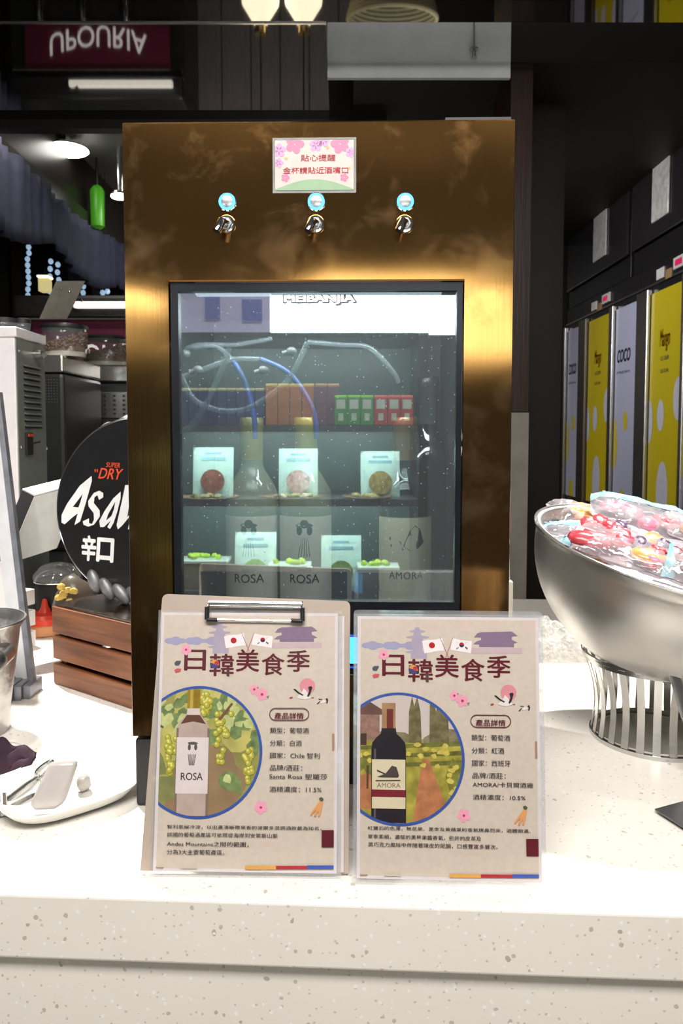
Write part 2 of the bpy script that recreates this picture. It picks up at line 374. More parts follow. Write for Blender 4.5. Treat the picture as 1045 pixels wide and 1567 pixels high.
# ---------------------------------------------------------------- dispenser
YAW = R(1.2)
d0 = onz(191, 1235)                                            # front left foot
UX = Vector((math.cos(YAW), -math.sin(YAW), 0)); DN = Vector((-math.sin(YAW), -math.cos(YAW), 0))
DM = Matrix.Translation(d0) @ Matrix.Rotation(-YAW, 4, 'Z')    # local: x right, y back, z up
def dl(px, py):                                                # pixel on front plane -> local x, z
    p = DM.inverted() @ onplane(px, py, d0, DN); return p.x, p.z
disp = thing('wine_dispenser', 'tall brushed gold wine dispenser with three taps and a glass window, behind the flyers', 'dispenser', M=DM)
XL = dl(190, 400)[0]; XR = dl(786, 400)[0]; ZT = dl(450, 185)[1]; ZB = dl(191, 1127)[1]
wx0, wz1 = dl(258, 431); wx1 = dl(710, 431)[0]; wz0 = dl(262, 1030)[1]
DEP = .325
def ring(mb, x0, x1, z0, z1, a0, a1, b0, b1, y0, y1):
    """frame x0..x1,z0..z1 with hole a0..a1,b0..b1, from y0 (front) to y1, front edge softened by a bevel later"""
    O = [(x0, z0), (x1, z0), (x1, z1), (x0, z1)]; I = [(a0, b0), (a1, b0), (a1, b1), (a0, b1)]
    vs = [(x, y0, z) for x, z in O] + [(x, y0, z) for x, z in I] + [(x, y1, z) for x, z in O] + [(x, y1, z) for x, z in I]
    fs = []
    for i in range(4):
        j = (i+1) % 4
        fs += [(i, j, 4+j, 4+i), (8+j, 8+i, 12+i, 12+j), (j, i, 8+i, 8+j), (4+i, 4+j, 12+j, 12+i)]
    return mb.add(vs, fs)
fr = obj('front_panel', ring(MB(), XL, XR, ZB, ZT, wx0, wx1, wz0, wz1, 0, .03), GOLD, disp, False)
fr.modifiers.new('b', 'BEVEL').width = .0012
body = MB(); body.box(XL+.001, XL+.006, .0305, DEP, ZB, ZT-.001).box(XR-.006, XR-.001, .0305, DEP, ZB, ZT-.001).box(XL+.0065, XR-.0065, .0305, DEP, ZT-.007, ZT-.001).box(XL+.0065, XR-.0065, .0305, DEP, ZB, ZB+.005)
obj('cabinet_shell', body, mat('dark_steel_shell', (.16, .15, .14), .5, .6, .1), disp, False)
obj('cabinet_back', MB().box(XL+.0065, XR-.0065, DEP-.006, DEP, ZB+.006, ZT-.008), DARK, disp, False)
inn = MB(); iz = dl(400, 432)[1]
inn.box(wx0-.012, wx0-.008, .036, DEP-.007, wz0, wz1).box(wx1+.008, wx1+.012, .036, DEP-.007, wz0, wz1).box(wx0-.012, wx1+.012, .036, DEP-.007, wz1+.001, wz1+.006)
obj('inner_liner', inn, DARK, disp, False)
bx0 = wx0+.001; bx1 = wx1-.001
obj('window_gasket', ring(MB(), bx0, bx1, wz0+.001, wz1-.001, dl(271, 445)[0], dl(700, 445)[0], dl(300, 921)[1], dl(300, 445)[1], .004, .0145), BLACKG, disp, False)
hx0, hx1 = dl(271, 445)[0]-.002, dl(700, 445)[0]+.002
obj('window_glass', MB().box(hx0, hx1, .010, .013, dl(300, 921)[1]-.001, dl(300, 444)[1]+.001), WGLASS, disp, False)
zf = dl(400, 921)[1]
# black lower fascia with the lit blue display between the flyers
cx0 = dl(512, 975)[0]; cx1 = dl(562, 975)[0]
dsp = obj('control_display', MB().box(cx0, cx1, .0015, .0035, dl(540, 1016)[1], dl(540, 976)[1]), mat('blue_display', (.05, .3, .8), .2, emit=(.06, .52, 1.0), es=1.6, var=.1), disp, False)
obj('display_line', MB().box(cx0, cx1, .0012, .003, dl(540, 972)[1], dl(540, 974.5)[1]).box(cx0, cx1, .0012, .003, dl(540, 1021)[1], dl(540, 1023)[1]), mat('blue_line', (.02, .05, .3), .2, emit=(.03, .08, .6), es=.8), disp, False)
# plinth feet
ft = MB().bev(XL+.002, XL+.07, .002, .06, 0, ZB-.004, .004); obj('foot', ft, BLACKM, disp, False)
obj('foot', MB().bev(XR-.07, XR-.002, .002, .06, 0, ZB-.004, .004), BLACKM, disp, False)
obj('plinth', MB().box(XL+.012, XR-.012, .065, DEP-.01, 0, ZB-.001), BLACKM, disp, False)
obj('hinge_strip', MB().box(dl(682, 183)[0], dl(783, 183)[0], .004, .03, ZT+.0002, ZT+.004), BLACKM, disp, False)
# three lit buttons and taps
RX = Matrix.Rotation(R(90), 3, 'X')                            # lathe axis -> -y
GLOW = mat('blue_ring_light', (.1, .4, .9), .3, emit=(.03, .30, 1.0), es=2.6, var=.05)
def lathe_y(prof, x, z, y=0, seg=28):
    return MB().lathe(prof, seg, (x, y, z), RX)
for k, px in enumerate((348, 484, 620)):
    x, z = dl(px, 309.5)
    b = obj('button', lathe_y([(.0108, 0), (.0108, .002), (.0100, .003), (.0055, .0028), (.0055, 0)], x, z), CHROME, disp, False, True)
    obj('light_ring', lathe_y([(.0098, .0029), (.0096, .0036), (.0072, .0036), (.0072, .0029)], x, z), GLOW, b, False, True)
    obj('button_cap', lathe_y([(.0069, .0028), (.0066, .0038), (.0035, .0044), (0, .0044)], x, z), STEEL, b, False, True)
    x, z = dl(px - 1, 343.5)
    t = obj('tap', lathe_y([(.0105, 0), (.0105, .0025), (.0095, .0040), (.0068, .0042), (.0068, .002), (.004, .002), (.004, .006), (0, .006)], x, z), CHROME, disp, False, True)
    n6 = MB(); n6.lathe([(.0078, .004), (.0078, .007), (.007, .0075), (0, .0075)], 6, (x, 0, z), RX); obj('nut', n6, STEEL, t, False)
    p0 = Vector((x, -.006, z+.001)); p1 = Vector((x-.003, -.017, z-.001)); p2 = Vector((x-.0065, -.022, z-.010)); p3 = Vector((x-.008, -.023, z-.0135))
    obj('spout', MB().tube([p0, p1, p2, p3], [.0048, .0050, .0050, .0050], 16), CHROME, t, False, True)
    obj('spout_opening', MB().tube([p3, p3+(p3-p2)*.06], .0042, 14), BLACKM, t, False)
# laminated reminder card
Dpl = disp
def card(mb, poly, w): return mb
sx0, sz1 = dl(421, 215.5); sx1, sz0 = dl(541, 291)
PM = Matrix.Rotation(R(90), 4, 'X')                             # plane x,y,w -> x,-w,y
def P2D(mb2):                                                   # convert local plane mesh to dispenser coords
    mb2.v = [Vector((p.x, -p.z, p.y)) for p in mb2.v]; return mb2
def blossom(mb, cx, cy, r, w, rot=0, petals=5):
    for k in range(petals):
        a = rot + 2*PI*k/petals; ax, ay = math.cos(a), math.sin(a); c = (cx+ax*r*.55, cy+ay*r*.55)
        pts = [(c[0]+r*.48*(math.cos(t)*ax*1.0-math.sin(t)*ay*.85), c[1]+r*.48*(math.cos(t)*ay*1.0+math.sin(t)*ax*.85)) for t in [2*PI*i/12 for i in range(12)]]
        mb.prism(pts, 0, w + k*.000004)
    return mb
def circ(cx, cy, r, n=20, ry=None): return [(cx+r*math.cos(2*PI*i/n), cy+(ry or r)*math.sin(2*PI*i/n)) for i in range(n)]
def rect(a, b, c, d): return [(a, c), (b, c), (b, d), (a, d)]
def clip(poly, clipper):
    out = list(poly); n = len(clipper)
    for i in range(n):
        a, b = clipper[i], clipper[(i+1) % n]; inp = out; out = []
        def side(p): return (b[0]-a[0])*(p[1]-a[1]) - (b[1]-a[1])*(p[0]-a[0])
        for j in range(len(inp)):
            p, q = inp[j-1], inp[j]; sp_, sq = side(p), side(q)
            if (sp_ >= 0) != (sq >= 0):
                t = sp_/(sp_-sq); out.append((p[0]+(q[0]-p[0])*t, p[1]+(q[1]-p[1])*t))
            if sq >= 0: out.append(q)
        if not out: return []
    return out
def pr(name, col, rough=.42, var=.04, scale=80, coat=.08): return mat('print_'+name, s2l(*col), rough, 0, var, scale, coat=coat)
cd = obj('laminated_card', P2D(MB().prism(rect(sx0-.003, sx1+.003, sz0-.003, sz1+.003), .0006, .0003)), film('lamination', (.6, .62, .6), .35, .1, .1), disp, False)
w_ = .0010
obj('card_paper', P2D(MB().prism(rect(sx0, sx1, sz0, sz1), .0001, w_)), pr('card_cream', (206, 184, 176)), cd, False)
CW, CH = sx1-sx0, sz1-sz0
def cu(u, v): return (sx0+u*CW, sz0+v*CH)
cardrect = rect(sx0, sx1, sz0, sz1)
g = [cu(i/20, .02+.2*math.sin(PI*i/20)) for i in range(21)]
g = [cu(0, 0)] + g[0:] + [cu(1, 0)]
obj('green_hill_print', P2D(MB().prism(g, 0, w_+.0002)), pr('card_green', (140, 168, 135)), cd, False)
fm = MB(); fm2 = MB()
for (u, v, r, q, alt) in ((.25, .92, .011, 0, 0), (.83, .92, .0112, .6, 0), (.52, .9, .0075, .3, 1), (.62, .98, .007, .2, 1), (.05, .8, .008, .3, 1), (.04, .55, .006, 0, 1), (.13, .25, .005, 0, 0), (.88, .25, .005, 0, 0), (.96, .75, .006, 0, 1)):
    tmp = MB(); x, y = cu(u, v); blossom(tmp, x, y, r, 0, q)
    for f in tmp.f:
        c_ = clip([(tmp.v[i].x, tmp.v[i].y) for i in f], cardrect)
        if len(c_) > 2: (fm2 if alt else fm).prism(c_, 0, w_+.0003+len(fm.f)*1e-6)
obj('blossom_print', P2D(fm), pr('card_pink', (200, 120, 150)), cd, False)
obj('pale_blossom_print', P2D(fm2), pr('card_palepink', (200, 150, 190)), cd, False)
tx = MB()
put_text(tx, '貼心提醒', *[cu(.33, 0)[0], cu(.77, 0)[0]], cu(0, .58)[1], cu(0, .71)[1], w_+.0005, .01)
put_text(tx, '金杯請貼近酒嘴口', *[cu(.10, 0)[0], cu(.93, 0)[0]], cu(0, .33)[1], cu(0, .46)[1], w_+.0005, .01)
obj('red_lettering', P2D(tx), pr('card_red', (165, 30, 45)), cd, False)
st = MB()
for u, v in ((.14, .64), (.67, .85), (.94, .44)):
    x, y = cu(u, v); st.prism([(x+(.0022 if i % 2 == 0 else .001)*math.cos(PI/2+i*PI/5), y+(.0022 if i % 2 == 0 else .001)*math.sin(PI/2+i*PI/5)) for i in range(10)], 0, w_+.0005)
obj('star_print', P2D(st), pr('card_star', (205, 170, 90)), cd, False)

# name on the glass
ml = MB(); a_, b_ = dl(434, 463), dl(542, 449)
put_text(ml, 'MEIBANJIA', a_[0], b_[0], a_[1], b_[1], 0, .045)
ml.v = [Vector((p.x, .0090-p.z, p.y)) for p in ml.v]
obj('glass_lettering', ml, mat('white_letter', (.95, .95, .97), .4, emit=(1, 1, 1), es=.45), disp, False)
ms = MB(); put_text(ms, 'MEIBANJIA', a_[0]-.0005, b_[0]+.002, a_[1]-.0016, b_[1]-.0002, 0, .10)
ms.v = [Vector((p.x, .0097+p.z*.1, p.y)) for p in ms.v]
obj('lettering_shadow', ms, mat('grey_letter_edge', (.16, .17, .22), .5), disp, False)

# inside: floor, bottles, hoses
def inside(px, py, back):                                        # local point 'back' metres behind the front plane
    o_ = d0 - DN*back; return DM.inverted() @ onplane(px, py, o_, DN)
zfl = inside(470, 962, .16).z
obj('cabinet_shelf', MB().box(wx0-.007, wx1+.007, .04, DEP-.008, zfl-.006, zfl-.001), mat('inner_shelf', (.05, .05, .055), .3), disp, False)
obj('cabinet_fill_strip', MB().bev(wx0+.02, wx1-.02, .05, .062, wz1-.007, wz1-.001, .002), mat('fill_strip_lens', (.9, .9, .9), .3, emit=(.8, .88, 1), es=1), disp, False)  # added glowing strip, kept unseen behind the gasket
cl_ = lamp('cabinet_fill', 'AREA', (0, 0, 0), (0, 0, -1), 2.4, (.95, .97, 1), shape='RECTANGLE', size=.36, size_y=.03)  # added fill that brightens the bottle labels
cl_.parent = disp; cl_.matrix_basis = Matrix.Translation(((wx0+wx1)/2, .045, wz1-.016)) @ Matrix.Rotation(R(32), 4, 'X')
FOILG = mat('olive_foil', (.30, .27, .08), .4, .2, .1); FOILR = mat('bronze_foil', (.24, .14, .07), .35, .5, .1)
LAB = mat('paper_label', s2l(205, 190, 180), .6, 0, .05); LABC = mat('cream_label', s2l(205, 192, 165), .6, 0, .05)
INK = mat('label_ink', s2l(38, 30, 32), .6); INKR = mat('label_red_ink', s2l(120, 40, 40), .6)
GLP = mat('pale_bottle_glass', (.20, .20, .15), .06, 0, .05, coat=.5); GLD = mat('dark_bottle_glass', (.012, .008, .009), .05, 0, .1, coat=.6)
def bottle(px, toppy, back, glass, foil, kind, label, lab=True):
    tp = inside(px, toppy, back); h = tp.z - zfl; s = h/.30
    M = DM @ Matrix.Translation((tp.x, back, zfl))
    b = thing('wine_bottle', label, 'bottle', M=M, group=None)
    prof = [(.0, .006), (.030, 0), (.0365, .004), (.0375, .012), (.0375, .185), (.035, .200), (.026, .216), (.017, .230), (.0148, .245), (.0148, .285), (.0160, .288), (.0160, .296), (.0148, .299), (0, .299)]
    obj('bottle_glass', MB().lathe([(r, z*s) for r, z in prof], 36), glass, b, False, True)
    obj('neck_foil', MB().lathe([(.0153, z0_*s) for z0_ in (.240, .286)] + [(.0166, .288*s), (.0166, .2985*s), (.0150, .301*s), (0, .301*s)], 28, cap=False), foil, b, False, True)
    if not lab: return b
    n = 24; z0, z1 = (.045*s, .165*s); lb = MB(); rr = .0379
    A0, A1 = -PI/2-1.25, -PI/2+1.25
    vs = []; fs = []
    for i in range(n+1):
        a = A0+(A1-A0)*i/n; vs += [(rr*math.cos(a), rr*math.sin(a), z0), (rr*math.cos(a), rr*math.sin(a), z1)]
        if i: fs.append((2*i-2, 2*i, 2*i+1, 2*i-1))
    lb.add(vs, fs); L_ = obj('label', lb, LAB if kind == 'rosa' else LABC, b, False, True)
    ink = MB(); red = MB()
    if kind == 'rosa':
        put_text(ink, 'ROSA', -.021, .021, z0+.028, z0+.040, 0, .012)
        put_text(ink, 'SANTA', -.010, .010, z0+.044, z0+.048, 0, .0)
        # lady with a wide hat
        ink.prism(circ(0, z1-.012, .012, 14, .0032), 0); ink.prism(circ(0, z1-.010, .006, 12, .006), 0)
        ink.prism(circ(-.007, z1-.019, .004, 10, .0065), 0); ink.prism(circ(.007, z1-.019, .004, 10, .0065), 0)
        for k in range(5): ink.prism([(-.004+.002*k, z1-.029), (-.0035+.002*k, z1-.029), (-.008+.004*k, z1-.055), (-.009+.004*k, z1-.055)], 0)
    else:
        put_text(ink, 'AMORA', -.024, .024, z0+.036, z0+.046, 0, .008, 0, 1.1)
        ink.prism([(-.004, z1-.038), (.004, z1-.018), (.012, z1-.010), (.020, z1-.016), (.026, z1-.034), (.016, z1-.042), (.004, z1-.044)], 0)
        ink.prism([(-.024, z1-.026), (-.008, z1-.032), (-.006, z1-.036), (-.024, z1-.030)], 0)
        ink.prism([(-.022, z1-.036), (-.004, z1-.041), (-.004, z1-.044), (-.022, z1-.040)], 0)
        red.prism(rect(-.046, .046, z0+.016, z0+.029), 0)
    for mbx, mm, nm in ((ink, INK, 'label_print'), (red, INKR, 'label_band')):
        if not mbx.v: continue
        bmx = bmesh.new(); vv = [bmx.verts.new((p.x, p.y, 0)) for p in mbx.v]
        for f in mbx.f:
            try: bmx.faces.new([vv[i] for i in f])
            except ValueError: pass
        if nm == 'label_band': bmesh.ops.subdivide_edges(bmx, edges=bmx.edges[:], cuts=12)
        m2 = MB(); m2.bm(bmx); r2 = .0382
        m2.v = [Vector((r2*math.cos(-PI/2+p.x/r2), r2*math.sin(-PI/2+p.x/r2), p.y)) for p in m2.v]
        obj(nm, m2, mm, L_, False)
    return b
bottle(385, 640, .16, GLP, FOILG, 'rosa', 'pale wine bottle with hat lady label, leftmost behind the dispenser glass')
bottle(468, 640, .16, GLP, FOILG, 'rosa', 'pale wine bottle with hat lady label, middle one behind the dispenser glass')
bottle(620, 640, .15, GLD, FOILR, 'amora', 'dark red wine bottle with cream ship label behind the dispenser glass')
bottle(655, 578, .255, GLD, mat('dark_foil', (.05, .05, .055), .3), 'x', 'tall dark bottle without label at the right rear of the dispenser', False)
HOSE = film('milky_hose', (.12, .14, .15), .45, .03, .3); HOSEB = mat('blue_hose', s2l(60, 85, 140), .3, trans=.2)
def c2(x, y, b=.06):
    return inside(250+x/2.223, 420+y/2.223, b)
def spline(pts, n=8):
    P = [Vector(p) for p in pts]; out = []
    for i in range(len(P)-1):
        p0, p1, p2, p3 = P[max(i-1, 0)], P[i], P[i+1], P[min(i+2, len(P)-1)]
        for k in range(n):
            t = k/n; out.append(.5*((2*p1)+(-p0+p2)*t+(2*p0-5*p1+4*p2-p3)*t*t+(-p0+3*p1-3*p2+p3)*t**3))
    out.append(P[-1]); return out
for pts, m_, b in (([(50, 540), (100, 510), (150, 430), (200, 320), (225, 250)], HOSE, .05), ([(60, 340), (100, 420), (180, 460), (270, 460), (350, 420), (430, 350), (490, 230)], HOSE, .07),
                   ([(60, 350), (130, 325), (230, 290), (330, 288)], HOSE, .09), ([(330, 288), (400, 318), (450, 360), (500, 440), (517, 500), (520, 560)], HOSEB, .09),
                   ([(100, 250), (180, 245), (235, 290)], HOSE, .11), ([(235, 290), (270, 350), (295, 420), (310, 500), (312, 560)], HOSEB, .11),
                   ([(490, 230), (600, 240), (700, 250), (780, 330), (800, 370)], HOSE, .10), ([(55, 350), (62, 270), (120, 240), (240, 240), (370, 218)], HOSE, .12)):
    obj('hose', MB().tube(spline([c2(x, y, b) for x, y in pts]), .0036, 10), m_, disp, False, True)
for x, y, b in ((75, 270, .12), (118, 325, .09), (435, 262, .07), (340, 326, .08)):
    p = c2(x, y, b-.01); obj('hose_connector', MB().ell(p, (.007, .005, .006)).tube([p, p+Vector((-.011, 0, -.003))], .0035), mat('connector_plastic', (.1, .1, .1), .4), disp, False, True)

# ---------------------------------------------------------------- flyers
TEXTC = (52, 44, 50); MAROON = (88, 24, 34)
def flyer_frame(BL, BR, ratio, toppy):
    bl, br = onz(*BL), onz(*BR); ux = (br-bl).normalized(); back = Vector((-ux.y, ux.x, 0))
    Dt = bl.y/ratio; tp = at(BL[0]+15, toppy, Dt); lean = math.atan2(Dt-bl.y, tp.z-CT)
    uy = (Vector((0, 0, 1))*math.cos(lean) + back*math.sin(lean)); n = ux.cross(uy)
    h = (tp.z-CT)/math.cos(lean)
    M = Matrix((( ux.x, uy.x, n.x, bl.x), (ux.y, uy.y, n.y, bl.y), (ux.z, uy.z, n.z, bl.z), (0, 0, 0, 1)))
    return M, (br-bl).length, h
def make_flyer(which, M, w, h, label):
    f = thing('product_flyer', label, 'flyer', M=M)
    inv = M.inverted(); o_ = M.translation; n = Vector((M[0][2], M[1][2], M[2][2]))
    # template px (left flyer) -> normalised -> this flyer
    def tp(px, py):
        p = TI @ onplane(px, py, TO, TN); return (p.x/TW*w, p.y/TH*h)
    def c5(x, y): return tp(220+x/3.266, 900+y/3.266)
    def c6(x, y): return tp(220+x/3.266, 1080+y/3.266)
    bd = .0035; T = .0012
    px0, px1, py0, py1 = bd, w-bd*1.3, bd*1.6, h-bd*.7
    obj('added_dark_backing', MB().prism(rect(px0+.001, px1-.001, py0+.001, py1-.001), .0004, -.0006), BLACKM, f, False)  # unseen dark card added to dim the flyer back in the window reflection
    obj('plastic_sleeve', MB().prism(rect(0, w, 0, h), .0008, 0), CLEAR, f, False)
    obj('paper_border', MB().prism(rect(px0, px1, py0, py1), .0002, .0009), pr('paper_white', (204, 195, 195)), f, False)
    q0, q1, r0, r1 = px0+.0032, px1-.0032, py0+.0035, py1-.0028
    obj('paper_sheet', MB().prism(rect(q0, q1, r0, r1), .0001, T), pr('paper_beige', (193, 180, 166), var=.05, scale=160), f, False)
    LV = [T+.00015]
    page = rect(q0, q1, r0, r1)
    def layer(name, polys, col, **k):
        mb = MB(); LV[0] += .000016
        for i, p in enumerate(polys):
            p = clip(p if area(p) > 0 else p[::-1], page) if len(p) > 2 else []
            if len(p) > 2: mb.prism(p, 0, LV[0] + i*.000001)
        if mb.v:
            LV[0] += .000001*len(polys)
            return obj(name, mb, pr(*(col if isinstance(col[0], str) else (name+str(col[0]), col)), **k), f, False)
    def area(p): return sum(p[i][0]*p[(i+1) % len(p)][1]-p[(i+1) % len(p)][0]*p[i][1] for i in range(len(p)))
    def text(name, items, col):
        mb = MB(); LV[0] += .000016
        for txt, (xa, ya), (xb, yb), bold in items:
            a, b = c6(xa, ya), c6(xb, yb); put_text(mb, txt, a[0], b[0], b[1], a[1], LV[0], bold)
        return obj(name, mb, pr(*col), f, False)
    R5 = lambda a, b, c, d: [c5(a, c), c5(b, c), c5(b, d), c5(a, d)]
    R6 = lambda a, b, c, d: [c6(a, c), c6(b, c), c6(b, d), c6(a, d)]
    layer('check_print', [R5(252, 325, 120, 190), R5(408, 490, 122, 192), R5(565, 648, 120, 192), R5(725, 805, 118, 190), R5(880, 955, 115, 190), R5(80, 120, 128, 195), R6(597, 675, 640, 705), R6(805, 888, 530, 585)], ('pale_check', (196, 178, 166)))
    # clouds and palaces
    pol = []
    for i in range(9): x = 135+i*26; pol.append([c5(x+30*math.cos(t), 263+(15+7*math.sin(i*1.7))*math.sin(t)) for t in [2*PI*k/14 for k in range(14)]])
    layer('ink_cloud_print', pol, ('ink_cloud', (150, 146, 172)))
    pol = []
    for i, (y, hw) in enumerate(((300, 50), (262, 42), (228, 46), (200, 30))):
        pol.append([c5(380-hw, y), c5(380-hw-12, y-8), c5(380-hw*.5, y-14), c5(380-8, y-26), c5(380+8, y-26), c5(380+hw*.5, y-14), c5(380+hw+12, y-8), c5(380+hw, y)])
        pol.append(R5(380-hw*.6, 380+hw*.6, y, y+22))
    pol.append(R5(345, 425, 300, 325))
    layer('castle_print', pol, ('castle_lilac', (160, 148, 166)))
    pol = [[c5(655, 222), c5(672, 202), c5(690, 196), c5(840, 192), c5(852, 200), c5(868, 214), c5(840, 218), c5(680, 222)], R5(690, 840, 218, 236),
           [c5(650, 255), c5(668, 240), c5(690, 234), c5(840, 232), c5(868, 246), c5(848, 252), c5(670, 256)], R5(680, 850, 252, 268), R5(640, 890, 272, 300)]
    layer('palace_print', pol[:4], ('palace_plum', (126, 104, 128))); layer('palace_wall_print', [pol[4]], ('palace_wall', (186, 164, 168)))
    layer('white_flag_print', [[c5(402, 240), c5(430, 234), c5(470, 232), c5(500, 224), c5(510, 286), c5(470, 290), c5(440, 296), c5(412, 300)], [c5(550, 224), c5(590, 234), c5(645, 240), c5(640, 298), c5(590, 290), c5(540, 282)]], ('flag_white', (224, 216, 216)))
    layer('flag_red_print', [[c5(450+15*math.cos(t), 261+15*math.sin(t)) for t in [2*PI*k/18 for k in range(18)]], [c5(595+12*math.cos(t), 258+12*math.sin(t)) for t in [PI+PI*k/10 for k in range(11)]]], ('flag_red', (170, 30, 40)))
    bars = [[c5(595+12*math.cos(t), 258+12*math.sin(t)) for t in [PI*k/10 for k in range(11)]]]
    for sx, sy in ((-1, -1), (1, -1), (-1, 1), (1, 1)):
        for k in range(3):
            bx_, by_ = 595+sx*(18+k*4), 258+sy*(13+k*2.4); bars.append([c5(bx_-3*sx*.4, by_+5*sy*-1), c5(bx_+1.6, by_-5*sy), c5(bx_+3, by_+4), c5(bx_-1, by_+4)])
    layer('flag_dark_print', bars, ('flag_navy', (40, 44, 72)))
    layer('flag_pole_print', [[c5(488, 222), c5(491, 222), c5(531, 318), c5(527, 318)], [c5(552, 222), c5(555, 222), c5(518, 318), c5(514, 318)]], ('pole_pink', (170, 100, 110)))
    # heading
    mb = MB(); LV[0] += .00002
    for ch, xa, xb, ya, yb in (('日', 208, 308, 308, 410), ('韓', 333, 448, 328, 438), ('美', 465, 576, 306, 416), ('食', 592, 702, 326, 434), ('季', 718, 828, 310, 416)):
        a, b = c5(xa, ya), c5(xb, yb); put_text(mb, ch, a[0], b[0], b[1], a[1], LV[0], .018)
    obj('heading_lettering', mb, pr('maroon', MAROON), f, False)
    CC = lambda x, y, r, t0=0, t1=2*PI, n=16: [c5(x+r*math.cos(t0+(t1-t0)*k/n), y+r*math.sin(t0+(t1-t0)*k/n)) for k in range(n+(0 if t1-t0 > 6 else 1))]
    layer('knot_blue_print', [CC(355, 378, 23)], ('knot_blue', (60, 62, 110))); layer('knot_gold_print', [CC(355, 378, 22, -PI*.9, PI*.1)], ('knot_gold', (206, 140, 60))); layer('knot_red_print', [CC(365, 374, 11)], ('knot_red', (176, 50, 60)))
    layer('chopstick_print', [[c5(417, 400), c5(421, 400), c5(421, 442), c5(418, 442)], [c5(426, 400), c5(430, 400), c5(429, 442), c5(426, 442)]], ('chopsticks', (90, 80, 80)))
    bl = MB(); LV[0] += .000016
    for (x, y, r, fn) in ((213, 307, 26, c5), (553, 505, 25, c5), (592, 530, 31, c5), (586, 506, 33, c6)):
        a = fn(x, y); b = fn(x+r, y); blossom(bl, a[0], a[1], b[0]-a[0], LV[0], .4+x)
    obj('blossom_print', bl, pr('blossom', (222, 148, 170)), f, False)
    LV[0] += .000014; layer('blossom_heart_print', [CC(213, 307, 6), CC(553, 505, 6), CC(592, 530, 7), [c6(586+7*math.cos(t), 506+7*math.sin(t)) for t in [2*PI*k/10 for k in range(10)]]], ('blossom_heart', (170, 50, 80)))
    layer('leaf_print', [[c5(612, 540), c5(628, 536), c5(622, 552)], [c5(570, 492), c5(577, 498), c5(566, 500)]], ('leaf_green', (110, 120, 96)))
    layer('sun_print', [CC(818, 488, 39)], ('sun_pink', (204, 132, 140)))
    layer('crane_body_print', [[c5(765, 545), c5(790, 520), c5(800, 500), c5(815, 515), c5(830, 540), c5(845, 545), c5(810, 555), c5(780, 552)], [c5(880, 570), c5(900, 556), c5(912, 566), c5(890, 575)]], ('crane_white', (216, 206, 202)))
    layer('crane_wing_print', [[c5(747, 504), c5(757, 502), c5(778, 520), c5(800, 532), c5(795, 538), c5(770, 524)], [c5(822, 492), c5(838, 488), c5(843, 496), c5(832, 530), c5(822, 544), c5(816, 538), c5(826, 515)], [c5(864, 578), c5(878, 564), c5(884, 562), c5(872, 578)], [c5(872, 552), c5(890, 552), c5(893, 556), c5(875, 556)], [c5(908, 552), c5(918, 548), c5(922, 560), c5(918, 576), c5(912, 574), c5(914, 562)]], ('crane_black', (40, 38, 44)))
    layer('crane_tail_print', [[c5(727, 546), c5(742, 540), c5(746, 548), c5(732, 552)], [c5(832, 545), c5(850, 543), c5(848, 550)]], ('crane_red', (160, 60, 60)))
    layer('fish_print', [[c5(155, 372), c5(165, 362), c5(188, 362), c5(186, 372), c5(175, 386), c5(158, 384)]], ('fish_grey', (74, 80, 90)))
    layer('small_red_print', [[c5(154, 408), c5(170, 400), c5(190, 402), c5(184, 416), c5(160, 422)]], ('small_red', (186, 84, 90)))
    # round photograph
    ccx, ccy = tp(304, 1150); rr = tp(404.5, 1150)[0]-ccx; rry = ccy - tp(304, 1250)[1]; rr = (rr+rry)/2
    circle = circ(ccx, ccy, rr, 72); inner = circ(ccx, ccy, rr*.957, 72)
    layer('blue_ring_print', [circle], ('ring_blue', (52, 80, 150)))
    iq = clip(inner, page)
    def ph(name, polys, col, **k):
        mb = MB(); LV[0] += .000014
        for i, p in enumerate(polys):
            if area(p) < 0: p = p[::-1]
            p = clip(clip_concave(p), iq) if False else clip(p, iq)
            if len(p) > 2: mb.prism(p, 0, LV[0]+i*.0000008)
        if mb.v: LV[0] += .0000008*len(polys); obj(name, mb, pr('photo_'+name+which, col, **k), photo, False, kind='stuff' if name.startswith(('grape', 'leaves', 'pale_leaves', 'light_leaves', 'vine')) else None)
    photo = layer('photo_print', [inner], ('photo_base'+which, (146, 140, 78) if which == 'a' else (150, 128, 84)), var=.35, scale=28)
    U = lambda u, v: (ccx+u*rr, ccy+v*rr)
    def blob(u, v, a, b, n=10, j=.2):
        return [U(u+a*math.cos(2*PI*k/n)*(1+random.uniform(-j, j)), v+b*math.sin(2*PI*k/n)*(1+random.uniform(-j, j))) for k in range(n)]
    random.seed(11)
    if which == 'a':
        ph('brown_shade', [blob(.15, -.55, .6, .5, 14), blob(.1, -.2, .5, .35, 14)], (138, 112, 82), var=.2, scale=30)
        ph('soft_green', [blob(-.6, .1, .25, .5, 14), blob(-.5, -.55, .3, .2, 14)], (122, 124, 76), var=.3, scale=40)
        ph('yellow_haze', [blob(-.45, .2, .2, .4, 14), blob(0, .75, .5, .25, 14), blob(.6, .3, .25, .3)], (170, 162, 90), var=.25, scale=40)
        ph('leaves', [blob(random.uniform(-.9, .95), random.uniform(.25, .95), random.uniform(.07, .15), random.uniform(.07, .13), 7, .4) for _ in range(26)] + [blob(-.3, .45, .16, .17, 7, .35), blob(.85, .05, .1, .15, 7, .3), blob(.5, -.42, .16, .14, 7, .35), blob(.62, -.52, .1, .12, 7, .35)], (104, 122, 74), var=.35, scale=120)
